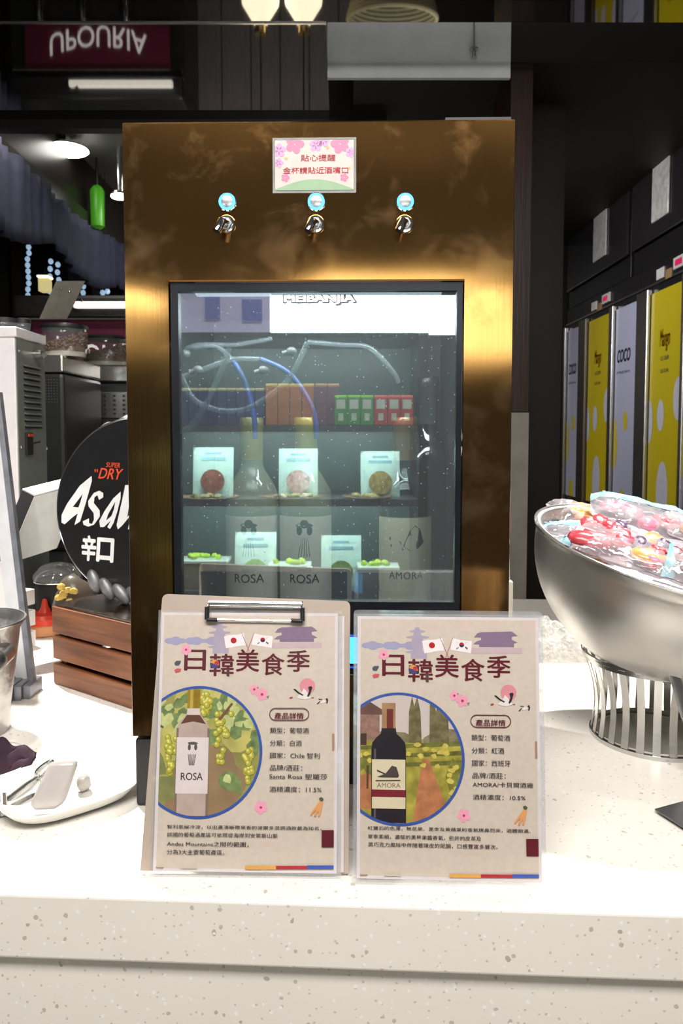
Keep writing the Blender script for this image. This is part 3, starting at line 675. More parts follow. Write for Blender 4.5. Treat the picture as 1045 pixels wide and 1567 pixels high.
        ph('pale_leaves', [blob(random.uniform(-.9, .95), random.uniform(.3, .95), random.uniform(.05, .1), random.uniform(.05, .1), 7, .4) for _ in range(26)] + [blob(-.26, .5, .09, .1, 7, .35), blob(.46, -.4, .08, .07, 7, .3)], (176, 182, 120), var=.2, scale=120)
        gr = []
        for cu_, cv_, hh_, wd_ in ((.36, .3, .75, .15), (-.42, .0, .6, .09), (.8, -.15, .5, .1), (.1, .75, .3, .12)):
            for k in range(26):
                t = random.random(); gr.append((cu_+random.uniform(-1, 1)*wd_*(1-t*.7), cv_+hh_*.4-t*hh_))
        gc = lambda c, r, ox=0, oy=0: [U(c[0]+ox+r*math.cos(q), c[1]+oy+r*1.05*math.sin(q)) for q in [2*PI*z/9 for z in range(9)]]
        for q_ in range(3):
            g_ = gr[q_::3]
            ph('grape_shade', [gc(c, .05) for c in g_], (122, 122, 48), var=.1, scale=200)
            ph('grape_body', [gc(c, .042, -.004, .006) for c in g_], (166, 160, 58), var=.1, scale=200)
            ph('grape_light', [gc(c, .018, -.012, .016) for c in g_], (206, 200, 112), var=.1, scale=200)
        ph('branch', [[U(-.95, .6), U(-.55, .38), U(-.56, .35), U(-.95, .56)], [U(.3, .5), U(.5, .75), U(.53, .73), U(.34, .48)]], (110, 74, 56))
        bx, bw = -.09, .26
        prof = [(-.95, bw), (.30, bw), (.37, bw*.97), (.43, bw*.88), (.48, bw*.74), (.52, bw*.58), (.56, bw*.45), (.62, .1), (.9, .1)]
        ph('bottle_glass', [[U(bx-r_, v) for v, r_ in prof] + [U(bx+r_, v) for v, r_ in prof[::-1]]], (172, 152, 142), var=.08)
        ph('bottle_edge', [[U(bx-bw, -.95), U(bx-bw, .36), U(bx-bw+.035, .36), U(bx-bw+.035, -.95)], [U(bx+bw-.035, -.95), U(bx+bw-.035, .36), U(bx+bw, .36), U(bx+bw, -.95)]], (120, 100, 92))
        ph('wine_line', [[U(bx-.2, .42), U(bx-.1, .56), U(bx+.1, .56), U(bx+.2, .42), U(bx, .46)]], (92, 58, 44))
        ph('neck_glass', [[U(bx-.1, .56), U(bx-.1, .68), U(bx+.1, .68), U(bx+.1, .56)]], (196, 184, 176))
        ph('neck_foil', [[U(bx-.1, .66), U(bx-.1, .95), U(bx+.1, .95), U(bx+.1, .66)]], (140, 112, 30), var=.2)
        ph('foil_light', [[U(bx-.06, .66), U(bx-.06, .95), U(bx-.01, .95), U(bx-.01, .66)]], (176, 148, 62))
        ph('bottle_label', [[U(bx-bw+.01, -.62), U(bx+bw-.01, -.62), U(bx+bw-.01, .22), U(bx-bw+.01, .22)]], (206, 194, 192))
        ph('label_figure', [[U(bx-.07+.02*k_, -.03-.02*(k_%2)), U(bx-.06+.02*k_, -.03), U(bx-.04+.012*k_, -.2), U(bx-.05+.012*k_, -.2)] for k_ in range(7)] + [blob(bx, .13, .08, .025, 10, .1), blob(bx-.05, .07, .025, .05, 8, .1), blob(bx+.05, .07, .025, .05, 8, .1)], (84, 74, 76))
        t_ = MB(); LV[0] += .00002; a, b = U(bx-.17, -.42), U(bx+.17, -.31); put_text(t_, 'ROSA', a[0], b[0], a[1], b[1], LV[0], .015); obj('label_lettering', t_, pr('photo_ink', (60, 48, 52)), photo, False)
    else:
        ph('sky', [[U(-1, .3), U(1, .3), U(1, 1), U(-1, 1)]], (190, 176, 170), var=.05, scale=10)
        ph('far_trees', [blob(.75, .32, .35, .14, 14), blob(-.1, .3, .3, .12, 14)], (120, 112, 84), var=.3, scale=120)
        ph('cypress', [[U(x-.06, .1), U(x-.05, .75+random.uniform(-.05, .1)), U(x, .95), U(x+.05, .7), U(x+.07, .1)] for x in (.2, .28, .52, .62, .7)], (104, 96, 66), var=.35, scale=150)
        ph('vine_field', [[U(-1, -1), U(1, -1), U(1, .28), U(.4, .24), U(-1, .26)]], (150, 140, 58), var=.4, scale=70)
        ph('vine_rows', [[U(-1, y0_), U(1, y0_+.12), U(1, y0_+.05), U(-1, y0_-.05)] for y0_ in (.16, .02, -.12)], (100, 100, 46), var=.4, scale=120)
        ph('vine_path', [[U(.35, -.0), U(.45, .02), U(.8, -.95), U(.2, -1)], [U(-1, -.35), U(-.2, -.15), U(-.3, -.75), U(-1, -.75)]], (166, 108, 72), var=.25, scale=90)
        ph('vine_bushes', [blob(-.82+.2*k, -.12+.03*(k % 2), .14, .13, 9, .3) for k in range(4)] + [blob(.85, -.25, .16, .3, 10, .3)], (112, 112, 50), var=.4, scale=150)
        ph('light_leaves', [blob(random.uniform(-1, 1), random.uniform(-.1, .22), .05, .035, 7, .4) for _ in range(28)] + [blob(.85+random.uniform(-.1, .1), random.uniform(-.5, 0), .05, .04, 7, .4) for _ in range(8)], (186, 170, 80), var=.2, scale=150)
        ph('vine_stems', [[U(-.82, -.5), U(-.79, -.5), U(-.77, -.1), U(-.8, -.1)], [U(-.5, -.45), U(-.47, -.45), U(-.46, -.1), U(-.5, -.1)]], (80, 62, 44))
        ph('stone_house', [[U(-1, .28), U(-1, .7), U(-.3, .7), U(-.3, .28)]], (136, 104, 92), var=.25, scale=200)
        ph('house_roof', [[U(-1, .72), U(-.6, .95), U(-.2, .70), U(-.26, .66), U(-1, .66)]], (96, 68, 60), var=.2)
        ph('house_windows', [rectU for rectU in ([U(-.72, .45), U(-.64, .45), U(-.64, .62), U(-.72, .62)], [U(-1, .2), U(-.5, .2), U(-.5, .38), U(-1, .34)])], (66, 48, 44))
        ph('house_curtain', [[U(-.71, .47), U(-.68, .47), U(-.68, .6), U(-.71, .6)]], (190, 180, 176))
        bx, bw = -.16, .265
        prof = [(-.95, bw), (.14, bw), (.24, bw*.95), (.32, bw*.7), (.38, bw*.45), (.5, .105), (.84, .105)]
        ph('bottle_glass', [[U(bx-r_, v) for v, r_ in prof] + [U(bx+r_, v) for v, r_ in prof[::-1]]], (34, 28, 34), var=.1)
        ph('neck_foil', [[U(bx-.105, .46), U(bx-.105, .84), U(bx+.105, .84), U(bx+.105, .46)]], (150, 118, 84), var=.15)
        ph('foil_shade', [[U(bx-.03, .46), U(bx-.03, .75), U(bx+.07, .75), U(bx+.07, .46)]], (104, 44, 40))
        ph('bottle_highlight', [[U(bx-bw+.04, -.9), U(bx-bw+.04, .15), U(bx-bw+.07, .15), U(bx-bw+.07, -.9)]], (84, 76, 84))
        ph('bottle_label', [[U(bx-bw+.01, -.74), U(bx+bw-.01, -.74), U(bx+bw-.01, -.01), U(bx-bw+.01, -.01)]], (202, 190, 160))
        ph('red_band', [[U(bx-bw+.01, -.57), U(bx+bw-.01, -.57), U(bx+bw-.01, -.46), U(bx-bw+.01, -.46)]], (112, 32, 44))
        ph('ship_print', [[U(bx-.18, -.27), U(bx-.05, -.22), U(bx+.05, -.1), U(bx+.12, -.12), U(bx+.16, -.25), U(bx+.14, -.28), U(bx-.12, -.28)], [U(bx-.2, -.32), U(bx+.18, -.31), U(bx+.18, -.33), U(bx-.2, -.34)], [U(bx-.18, -.16), U(bx-.02, -.23), U(bx-.02, -.25), U(bx-.18, -.19)]], (70, 62, 60))
        t_ = MB(); LV[0] += .00002; a, b = U(bx-.18, -.43), U(bx+.18, -.36); put_text(t_, 'AMORA', a[0], b[0], a[1], b[1], LV[0], .01); obj('label_lettering', t_, pr('photo_ink2', (120, 100, 80)), photo, False)
    # pill and lettering
    def pill(x0, x1, y0, y1):
        r_ = (y1-y0)/2; ys = (y0+y1)/2; pts = []
        for k in range(13): t = -PI/2+PI*k/12; pts.append((x1-r_+r_*math.cos(t), ys+r_*math.sin(t)))
        for k in range(13): t = PI/2+PI*k/12; pts.append((x0+r_+r_*math.cos(t), ys+r_*math.sin(t)))
        return [c6(*p) for p in pts]
    mb = MB(); LV[0] += .00002; A = pill(628, 827, 8, 72); B = pill(632, 823, 12.5, 67.5); n = len(A)
    mb.add([(p[0], p[1], LV[0]) for p in A] + [(p[0], p[1], LV[0]) for p in B], [(i, (i+1) % n, n+(i+1) % n, n+i) for i in range(n)])
    put_text(mb, '產品詳情', c6(655, 0)[0], c6(800, 0)[0], c6(0, 57)[1], c6(0, 26)[1], LV[0], .018)
    obj('pill_lettering', mb, pr('maroon', MAROON), f, False)
    if which == 'a':
        items = [('類型：葡萄酒', (632, 106), (825, 136), .006), ('分類：白酒', (632, 169), (790, 199), .006), ('國家：Chile 智利', (632, 230), (880, 261), .006), ('品牌/酒莊：', (632, 292), (792, 322), .006), ('Santa Rosa 聖羅莎', (629, 335), (917, 366), .006), ('酒精濃度：11.5%', (630, 399), (888, 430), .006)]
        bodyt = [('智利氣候冷涼，以出產清晰帶果香的波爾多混調酒款最為知名，', (120, 590), (888, 619), .008), ('該國的葡萄酒產區可依照從海岸到安第斯山脈', (120, 628), (670, 657), .008), ('Andes Mountains之間的範圍，', (119, 672), (525, 702), .008), ('分為3大主要葡萄產區。', (119, 713), (405, 742), .008)]
    else:
        items = [('類型：葡萄酒', (632, 106), (820, 136), .006), ('分類：紅酒', (632, 169), (790, 199), .006), ('國家：西班牙', (632, 230), (820, 261), .006), ('品牌/酒莊：', (632, 292), (795, 322), .006), ('AMORA/卡貝爾酒廠', (632, 337), (930, 366), .006), ('酒精濃度：10.5%', (632, 399), (890, 428), .006)]
        bodyt = [('紅寶石的色澤，無花果、黑李及黃蘋果的香氣撲鼻而來，酒體飽滿、', (110, 560), (912, 589), .008), ('單寧柔順，濃郁的黑莓果醬香氣，些許的皮革及', (110, 601), (668, 630), .008), ('黑巧克力風味中伴隨著陳皮的尾韻，口感豐富多層次。', (110, 640), (748, 671), .008)]
    text('detail_lettering', items, ('text_ink', TEXTC)); text('description_lettering', bodyt, ('text_ink2', (46, 38, 42)))
    layer('ginseng_print', [[c6(880, 470), c6(896, 478), c6(890, 510), c6(880, 548), c6(872, 550), c6(874, 520), c6(858, 552), c6(850, 545), c6(862, 515), c6(835, 545), c6(832, 538), c6(862, 495)]], ('ginseng', (206, 146, 92)))
    layer('ginseng_leaf_print', [[c6(876, 458), c6(888, 452), c6(900, 462), c6(892, 474), c6(882, 472)]], ('ginseng_leaf', (70, 86, 60)))
    layer('brown_bar_print', [R6(942, 958, 137, 218), R6(48, 102, 801, 818)], ('brown_bar', (158, 122, 98)))
    layer('pale_bar_print', [R6(185, 268, 798, 815)], ('pale_bar', (190, 176, 160)))
    layer('maroon_square_print', [R6(889, 963, 617, 703)], ('maroon', MAROON))
    layer('gold_stripe_print', [R6(508, 662, 795, 813)], ('stripe_gold', (206, 152, 70)))
    layer('red_stripe_print', [R6(662, 817, 795, 812)], ('stripe_red', (168, 40, 46)))
    layer('blue_stripe_print', [R6(817, 966, 793, 811)], ('stripe_blue', (56, 82, 160)))
    # L-shaped acrylic foot under and behind
    return f
MA, TW, TH = flyer_frame((229, 1341), (522, 1345), .937, 933.5)
TI = MA.inverted(); TO = MA.translation.copy(); TN = Vector((MA[0][2], MA[1][2], MA[2][2]))
MBm, BW, BH = flyer_frame((540.5, 1352), (836, 1359), .952, 939)
# nudge fronts so they clear the boards behind
fa = make_flyer('a', MA, TW, TH, 'white wine flyer with green grape photo, clipped to the clipboard')
fb = make_flyer('b', MBm, BW, BH, 'red wine flyer with vineyard photo, standing right of the clipboard')
# clipboard behind the left flyer
q0 = TI @ onplane(247, 912, TO, TN); q1 = TI @ onplane(533, 920, TO, TN)
cbm = MA.copy(); cl = thing('clipboard', 'beige clipboard with a wire clip holding the white wine flyer', 'clipboard', M=cbm)
def rrect(x0, x1, y0, y1, r, n=5):
    pts = []
    for cx_, cy_, a0 in ((x1-r, y0+r, -PI/2), (x1-r, y1-r, 0), (x0+r, y1-r, PI/2), (x0+r, y0+r, PI)):
        for k in range(n+1): t = a0+PI/2*k/n; pts.append((cx_+r*math.cos(t), cy_+r*math.sin(t)))
    return pts
bdx = TI @ onplane(216, 1338, TO, TN)
obj('board', MB().prism([(bdx.x-.002, .004), (q1.x+.001, .004)] + [(q1.x+.002-.006+.006*math.cos(t), q1.y-.006+.006*math.sin(t)) for t in (0, .4, .8, 1.2, PI/2)] + [(q0.x+.006-.006*math.sin(t), q0.y+.002-.006+.006*math.cos(t)) for t in (0, .4, .8, 1.2, PI/2)], .0028, -.006), mat('beige_board', s2l(176, 160, 146), .4, 0, .03, coat=.3), cl, False)
obj('added_board_backing', MB().prism(rect(.004, q1.x-.004, .008, q1.y-.004), .0004, -.0067), BLACKM, cl, False)  # unseen dark sheet added so the board back mirrors dark in the window
obj('spare_sheet', MB().prism(rect(.007, q1.x-.004, .006, q1.y-.016), .0012, -.0025), pr('spare_paper', (206, 196, 194)), cl, False)
def tl(x, y, w): p = TI @ onplane(220+x/3.266, 900+y/3.266, TO, TN); return Vector((p.x, p.y, w))
k = tl(328, 68, 0), tl(792, 78, 0)
obj('clip_bar', MB().tube([tl(328, 72, .004), tl(792, 80, .004)], .0026, 14).tube([tl(322, 88, .003), tl(796, 96, .003)], .0016, 10), CHROME, cl, False, True)
obj('clip_wire', MB().tube([tl(330, 60, .004), tl(330, 148, .005), tl(335, 155, .005), tl(780, 163, .005), tl(790, 155, .005), tl(792, 66, .004)], .0009, 8), CHROME, cl, False, True)
for a, b, c_ in (((320, 92), (320, 155), (372, 157)), ((795, 98), (795, 162), (738, 160))):
    obj('rubber_tip', MB().tube([tl(*a, .0055), tl(*b, .0055)], .0024, 10).tube([tl(*b, .0055), tl(*c_, .0055)], .0022, 10), BLACKM, cl, False, True)
obj('back_strut', MB().hexa((TW*.4, .02, -.0065), (TW*.2, 0, 0), (0, 0, -.001), (0, .16, -.02)), BLACKM, cl, False)
# acrylic holders
def holder(M, w, h, label):
    hd = thing('acrylic_stand', label, 'sign holder', M=M)
    obj('back_panel', MB().prism(rrect(-.001, w+.002, .0, h+.003, .004), .0015, -.0100), CLEAR, hd, False)
    obj('front_lip', MB().prism(rect(-.001, w+.004, .0005, .005), .001, .0016), CLEAR, hd, False)
    inv3 = M.to_3x3().inverted(); down = inv3 @ Vector((0, 0, -1)); bk = inv3 @ Vector((0, 1, 0))
    p = Vector((w*.2, h*.45, -.0105)); zc = (M @ p).z-CT
    obj('rear_foot', MB().hexa(p, (w*.6, 0, 0), (0, 0, -.0015), down*zc*.98 + bk*.03), CLEAR, hd, False)
holder(MBm, BW, BH, 'clear acrylic stand behind the red wine flyer')

# ---------------------------------------------------------------- crate and crown-cap sign
P0 = onz(82, 1046); cd_ = (onz(190, 1082)-P0).normalized(); cbk = Vector((-cd_.y, cd_.x, 0))
crM = Matrix(((cd_.x, cbk.x, 0, P0.x), (cd_.y, cbk.y, 0, P0.y), (0, 0, 1, CT), (0, 0, 0, 1)))
CL_, CD_ = .235, .20
cr = thing('wooden_crate', 'reddish brown slatted wooden crate under the round black beer sign', 'crate', M=crM)
zs = ((.001, .0385), (.0475, .090), (.0955, .143))
for z0, z1 in zs:
    obj('slat', MB().bev(0, CL_, 0, .009, z0, z1, .0015), WOOD, cr, False)
    obj('slat', MB().bev(0, CL_, CD_-.009, CD_, z0, z1, .0015), WOOD, cr, False)
    obj('slat', MB().bev(0.001, .010, .0095, CD_-.0095, z0, z1, .0015), WOOD, cr, False)
    obj('slat', MB().bev(CL_-.010, CL_-.001, .0095, CD_-.0095, z0, z1, .0015), WOOD, cr, False)
for x in (.011, CL_-.026):
    for y in (.010, CD_-.025): obj('corner_post', MB().box(x, x+.015, y, y+.015, .001, .140), WOOD, cr, False)
obj('crate_floor', MB().box(.011, CL_-.011, .026, CD_-.026, .004, .009), WOOD, cr, False)
obj('top_tray', MB().bev(.004, CL_-.004, .004, CD_-.004, .1435, .148, .001), mat('dark_tray', (.035, .022, .016), .15, 0, .1, coat=.5), cr, False)
# sign
DS = 1.335; sc = at(207, 777, DS); yw = R(15)
sgM = Matrix.Translation(sc) @ Matrix.Rotation(-yw, 4, 'Z') @ Matrix.Rotation(R(90-4), 4, 'X') @ Matrix.Rotation(R(-2), 4, 'Z')
zc_off = .0
sgR = .1625
sg = thing('beer_cap_sign', 'large round black beer sign shaped like a bottle cap, standing on the wooden crate', 'sign', M=sgM)
SIGNB = mat('sign_black', (.012, .012, .013), .35, 0, .15, coat=.2)
obj('sign_face', MB().lathe([(0, 0), (sgR-.003, 0), (sgR, -.003), (sgR-.002, -.006)][::-1], 96), SIGNB, sg, False, True)
# crimped skirt
n = 21*10; vs = []; fs = []
for i in range(n):
    a = 2*PI*i/n; wv = .5+.5*math.cos(a*21)
    for r_, z_ in ((sgR-.004, -.004), (sgR+.002+.003*wv, -.012), (sgR+.004+.008*wv, -.028), (sgR+.002+.010*wv, -.040), (sgR-.004, -.040)): vs.append((r_*math.cos(a), r_*math.sin(a), z_))
for i in range(n):
    j = (i+1) % n
    for k in range(4): fs.append((i*5+k, i*5+k+1, j*5+k+1, j*5+k))
obj('crimped_skirt', MB().add(vs, fs), mat('silver_skirt', (.42, .42, .43), .25, .9, .1), sg, False, True)
obj('silver_edge', MB().tube([(sgR*math.cos(2*PI*i/72), sgR*math.sin(2*PI*i/72), -.003) for i in range(72)], .0011, 8, True), CHROME, sg, False, True)
for k in range(7):
    a = -PI/2 + (k-2.6)*.19; cx_, cy_ = (sgR-.006)*math.cos(a), (sgR-.006)*math.sin(a)
    obj('crimp', MB().ell((cx_, cy_, .002), (.023, .0115, .009), Matrix.Rotation(a+R(52), 3, 'Z'), 18, 10), mat('satin_crimp', (.30, .30, .31), .5, .7, .2), sg, False, 'all')
sgI = sgM.inverted(); sgN = Vector((sgM[0][2], sgM[1][2], sgM[2][2]))
def s3(x, y):
    p = sgI @ onplane(x/4.895, 640+y/4.895, sc, sgN); return (p.x, p.y)
wh = MB()
wh.prism([s3(*p) for p in [(688, 432), (600, 505), (505, 640), (463, 725), (462, 780), (485, 795), (545, 742), (584, 712), (560, 800), (602, 772), (640, 650), (665, 560), (690, 470)]], 0, .0008)
wh.prism([s3(*p) for p in [(775, 560), (745, 543), (705, 560), (662, 620), (665, 660), (703, 710), (706, 760), (690, 792), (668, 785), (668, 750), (622, 772), (628, 798), (662, 812), (705, 798), (750, 735), (748, 690), (705, 635), (710, 590), (732, 577), (744, 612), (775, 592)]], 0, .0008)
wh.prism([s3(*p) for p in [(905, 550), (850, 600), (782, 700), (746, 770), (752, 815), (780, 815), (832, 765), (806, 815), (826, 830), (852, 785), (880, 700), (905, 600)]], 0, .0008)
wh.prism([s3(*p) for p in [(940, 500), (915, 620), (875, 800), (885, 832), (920, 800), (985, 720), (960, 830), (985, 838), (1040, 740), (1040, 700), (1010, 690), (955, 740), (975, 600), (985, 500)]], 0, .0008)
wh.prism([s3(*p) for p in [(1085, 620), (1060, 700), (1045, 830), (1065, 838), (1110, 720)]], 0, .0008)
blk = MB(); blk.prism([s3(*p) for p in [(622, 568), (548, 664), (590, 668), (604, 630)]], 0, .0012); blk.prism([s3(*p) for p in [(866, 625), (812, 720), (798, 765), (838, 730), (856, 680)]], 0, .0012)
a, b = s3(612, 1058), s3(722, 888); c_, d_ = s3(728, 1066), s3(852, 908)
put_text(wh, '辛', a[0], b[0], a[1], b[1], .0008, .045); put_text(wh, '口', c_[0], d_[0], c_[1], d_[1], .0008, .045)
obj('white_lettering', wh, mat('sign_white', (.85, .85, .84), .4), sg, False)
obj('letter_counter', blk, SIGNB, sg, False)
orx = MB(); a, b = s3(738, 450), s3(925, 382); put_text(orx, 'DRY', a[0], b[0], a[1], b[1], .0008, .012, .3)
a, b = s3(795, 366), s3(900, 335); put_text(orx, 'SUPER', a[0], b[0], a[1], b[1], .0008, .008, .25)
for x in (708, 724): orx.prism([s3(x, 385), s3(x+10, 380), s3(x+12, 398), s3(x+2, 408), s3(x+5, 396)], 0, .0008)
obj('orange_lettering', orx, mat('sign_orange', s2l(226, 84, 50), .4), sg, False)

# ---------------------------------------------------------------- left of the bar
# white machine box with vents
mx = at(22, 500, 1.72); zt = mx.z
mc = thing('white_machine', 'tall white machine with a grey vented side at the far left', 'machine', (mx.x-.18, 1.86, CT))
obj('body', MB().bev(mx.x-.36, mx.x-.001, 1.722, 1.885, CT, zt-.012, .003), WHITEP, mc)
obj('top_cover', MB().bev(mx.x-.365, mx.x+.006, 1.715, 1.888, zt-.022, zt, .002), WHITEP, mc)
sxx = mx.x; Dk = lambda px: (sxx)/((px-522.5)/FPX)                 # depth on the side plane for a pixel column
obj('side_cover', MB().box(sxx, sxx+.002, 1.724, 1.884, CT, zt-.024), GREYP, mc)
yv0, yv1 = 1.757, 1.852
vt = []
for k in range(11):
    zz = at(42, 563+k*9.0, 1.80).z
    obj('vent_slot', MB().box(sxx+.002, sxx+.0035, yv0, yv1, zz-.0035, zz+.0030), BLACKM, mc)
    obj('vent_lip', MB().hexa((sxx+.002, yv0, zz+.003), (.006, 0, -.003), (0, yv1-yv0, 0), (0, 0, .0015)), GREYP, mc)
za, zb_ = at(34, 662, 1.77).z, at(34, 696, 1.77).z
sw = obj('switch', MB().bev(sxx+.002, sxx+.008, 1.755, 1.790, zb_, za, .001), BLACKM, mc)
obj('red_rocker', MB().bev(sxx+.008, sxx+.011, 1.759, 1.787, za-.010, za-.003, .001), mat('switch_red', s2l(190, 70, 40), .4), sw)
obj('toggle', MB().tube([(sxx+.008, 1.775, (za+zb_)/2), (sxx+.02, 1.80, (za+zb_)/2+.004)], .002), BLACKM, sw)
for px, py in ((24, 537), (24, 684), (61, 686)):
    p = at(px, py, 1.735 if px < 40 else 1.885); obj('screw', MB().ell((sxx+.003, p.y, p.z), (.002, .004, .004)), CHROME, mc, smooth=True)
p = at(54, 543, 1.83); obj('knob', MB().tube([(sxx+.002, p.y-.01, p.z), (sxx+.022, p.y-.01, p.z)], .011, 16).tube([(sxx+.022, p.y-.01, p.z), (sxx+.03, p.y-.02, p.z-.002)], .008, 4), STEEL, mc, smooth=True)
JG = film('jar_glass', (.8, .85, .85), .08, .12, .03)
for i, (px, nm, lbl) in enumerate(((8, .072, 'glass jar with black lid on the white machine, left one'), (36, .04, 'small glass jar with black lid on the white machine, right one'))):
    p = at(px, 498, 1.80); j = thing('jar', lbl, 'jar', (p.x, 1.80, zt)); r_ = nm/2*1.1 if i == 0 else .018
    r_ = .034 if i == 0 else .016
    obj('jar_body', MB().lathe([(r_*.95, .0), (r_, .004), (r_, .018)], 24, (p.x, 1.80, zt)), JG, j, smooth=True)
    obj('jar_lid', MB().lathe([(r_*1.03, .0182), (r_*1.05, .022), (r_*1.05, .028), (r_*.6, .031), (0, .031)], 24, (p.x, 1.80, zt)), BLACKM, j, smooth=True)
# tilted terminal
A = at(52, 760, 1.50); B = at(125, 741, 1.58); C = at(14, 850, 1.44); Dw = at(34, 751, 1.53)
C2 = A + (C-A)*1.15
tm = thing('till_terminal', 'tilted white terminal with a black edge beside the round beer sign', 'terminal', (A.x, A.y, CT))
u_, v_, w_v = (B-A), (C2-A), (Dw-A); nrm = u_.cross(v_).normalized(); nrm = -nrm if nrm.y > 0 else nrm
obj('screen_housing', MB().hexa(A, u_, v_, w_v*1.0), BLACKM, tm)
obj('white_cover', MB().hexa(A+nrm*.001, u_, v_, nrm*.0015), mat('terminal_white', (.55, .54, .5), .4), tm)
obj('top_cover', MB().hexa(A+Vector((0, 0, .001)), u_, w_v, Vector((0, 0, .003))), mat('terminal_top', (.7, .67, .66), .4), tm)
ta, tb2 = at(0, 850, 1.50), at(15, 850, 1.50)
obj('stand', MB().box(ta.x, tb2.x, 1.49, 1.51, CT+.006, ta.z), WHITEP, tm)
obj('stand_base', MB().bev(ta.x-.04, tb2.x+.02, 1.45, 1.55, CT, CT+.006, .002), STEEL, tm)
# slim sloping metal post with stepped base
pb = onz(34, 1066); pt = at(-12, 600, 1.42)
ps = thing('metal_post_stand', 'slim leaning silver post on a stepped grey base, by the hammered pot', 'stand', (pb.x, pb.y, CT))
foot = Vector((pb.x, pb.y+.015, CT+.02)); dv = pt-foot
obj('post', MB().hexa(foot+Vector((-.020, 0, 0)), (.024, 0, 0), (0, .012, 0), dv), mat('white_post', (.82, .82, .84), .25, .3), ps)
obj('post_edge', MB().hexa(foot+Vector((.0045, -.002, 0)), (.010, 0, 0), (0, .014, 0), dv), mat('grey_post_edge', (.30, .31, .35), .35, .6, .2), ps)
for k in range(3):
    obj('base_step', MB().bev(pb.x-.012+k*.0125-.006, pb.x+k*.0125+.0005-.006, pb.y-.030+k*.008, pb.y+.04, CT+.0005, CT+.028-k*.002, .0015), mat('base_grey', (.22, .23, .26), .35, .5), ps)
obj('base_rear', MB().bev(pb.x-.06, pb.x-.0185, pb.y-.035, pb.y+.04, CT+.0005, CT+.03, .0015), MATS['base_grey'], ps)
# white crate
w0 = onz(55, 988); wd_ = (onz(32, 996)-w0).normalized()
wc = thing('white_crate', 'white slatted wooden crate below the tilted terminal', 'crate', (w0.x, w0.y, CT))
WW = mat('white_painted_wood', (.74, .70, .68), .5, 0, .04)
wb = Vector((wd_.y, -wd_.x, 0)); wb = wb if wb.x < 0 else -wb
for k in range(3):
    z0 = CT+.0012+k*.045; z1 = z0+.032
    obj('slat', MB().hexa(Vector((w0.x, w0.y, z0)), wd_*.24, wb*.01, Vector((0, 0, z1-z0))), WW, wc)
    obj('slat', MB().hexa(Vector((w0.x, w0.y, z0))+wb*.0105, wd_*.009, wb*.15, Vector((0, 0, z1-z0))), WW, wc)
    obj('slat', MB().hexa(Vector((w0.x, w0.y, z0))+wb*.0105+wd_*.23, wd_*.009, wb*.15, Vector((0, 0, z1-z0))), WW, wc)
for q in (.0095, .215): obj('corner_post', MB().hexa(Vector((w0.x, w0.y, CT+.001))+wb*.0105+wd_*q, wd_*.014, wb*.014, Vector((0, 0, .122))), WW, wc)
# red sauce bottle
rb = onz(67, 975); RS = thing('sauce_bottle', 'squeeze bottle with a red pointed cap behind the wooden crate', 'bottle', (rb.x-.01, rb.y+.03, CT))
c_ = (rb.x-.008, rb.y+.03, CT); sc_ = rb.y/1.6
obj('bottle_body', MB().lathe([(.036*sc_, 0), (.040*sc_, .004), (.040*sc_, .022), (.038*sc_, .026)], 28, c_), mat('orange_sauce', s2l(214, 150, 104), .3), RS, smooth=True)
obj('red_cap', MB().lathe([(.041*sc_, .0265), (.041*sc_, .040), (.034*sc_, .048), (.014*sc_, .050), (.008*sc_, .062), (.005*sc_, .078), (.003*sc_, .080), (0, .080)], 28, c_), mat('red_cap_plastic', s2l(214, 66, 44), .3), RS, smooth=True)
# black pot with lid and food behind the sign
p = at(88, 900, 1.75)
bp_ = thing('rice_cooker', 'black rounded pot with clear lid behind the round beer sign', 'pot', (p.x, 1.75, CT))
obj('pot_body', MB().lathe([(.042, 0), (.052, .02), (.054, .10), (.050, .112)], 32, (p.x, 1.75, CT)), BLACKM, bp_, smooth=True)
obj('lid', MB().lathe([(.055, .1125), (.053, .125), (.036, .145), (.012, .152), (0, .152)], 32, (p.x, 1.75, CT), cap=False), film('lid_glass', (.7, .72, .7), .3, .2, .05), bp_, smooth=True)
obj('lid_ring', MB().tube([(p.x+.054*math.cos(t), 1.75+.054*math.sin(t), CT+.113) for t in [2*PI*i/40 for i in range(40)]], .003, 8, True), CHROME, bp_, smooth=True)
p = at(103, 905, 1.56); fd = thing('snack_bag', 'small yellow snack pile behind the wooden crate', 'snack', (p.x, 1.56, CT))
mbp = MB(); random.seed(3)
obj('bag_film', MB().ell((p.x, 1.60, p.z-.045), (.045, .03, .07), nz=.3), mat('brown_pack', (.1, .08, .06), .3), fd, smooth=True)
for k in range(7): obj('snack_piece', MB().ell((p.x+random.uniform(-.02, .02), 1.56+random.uniform(-.006, .006), p.z-.005+random.uniform(-.02, .02)), (.009, .005, .007), nz=.4), mat('yellow_snack', s2l(206, 176, 90), .5, 0, .2, 60), fd, smooth=True)

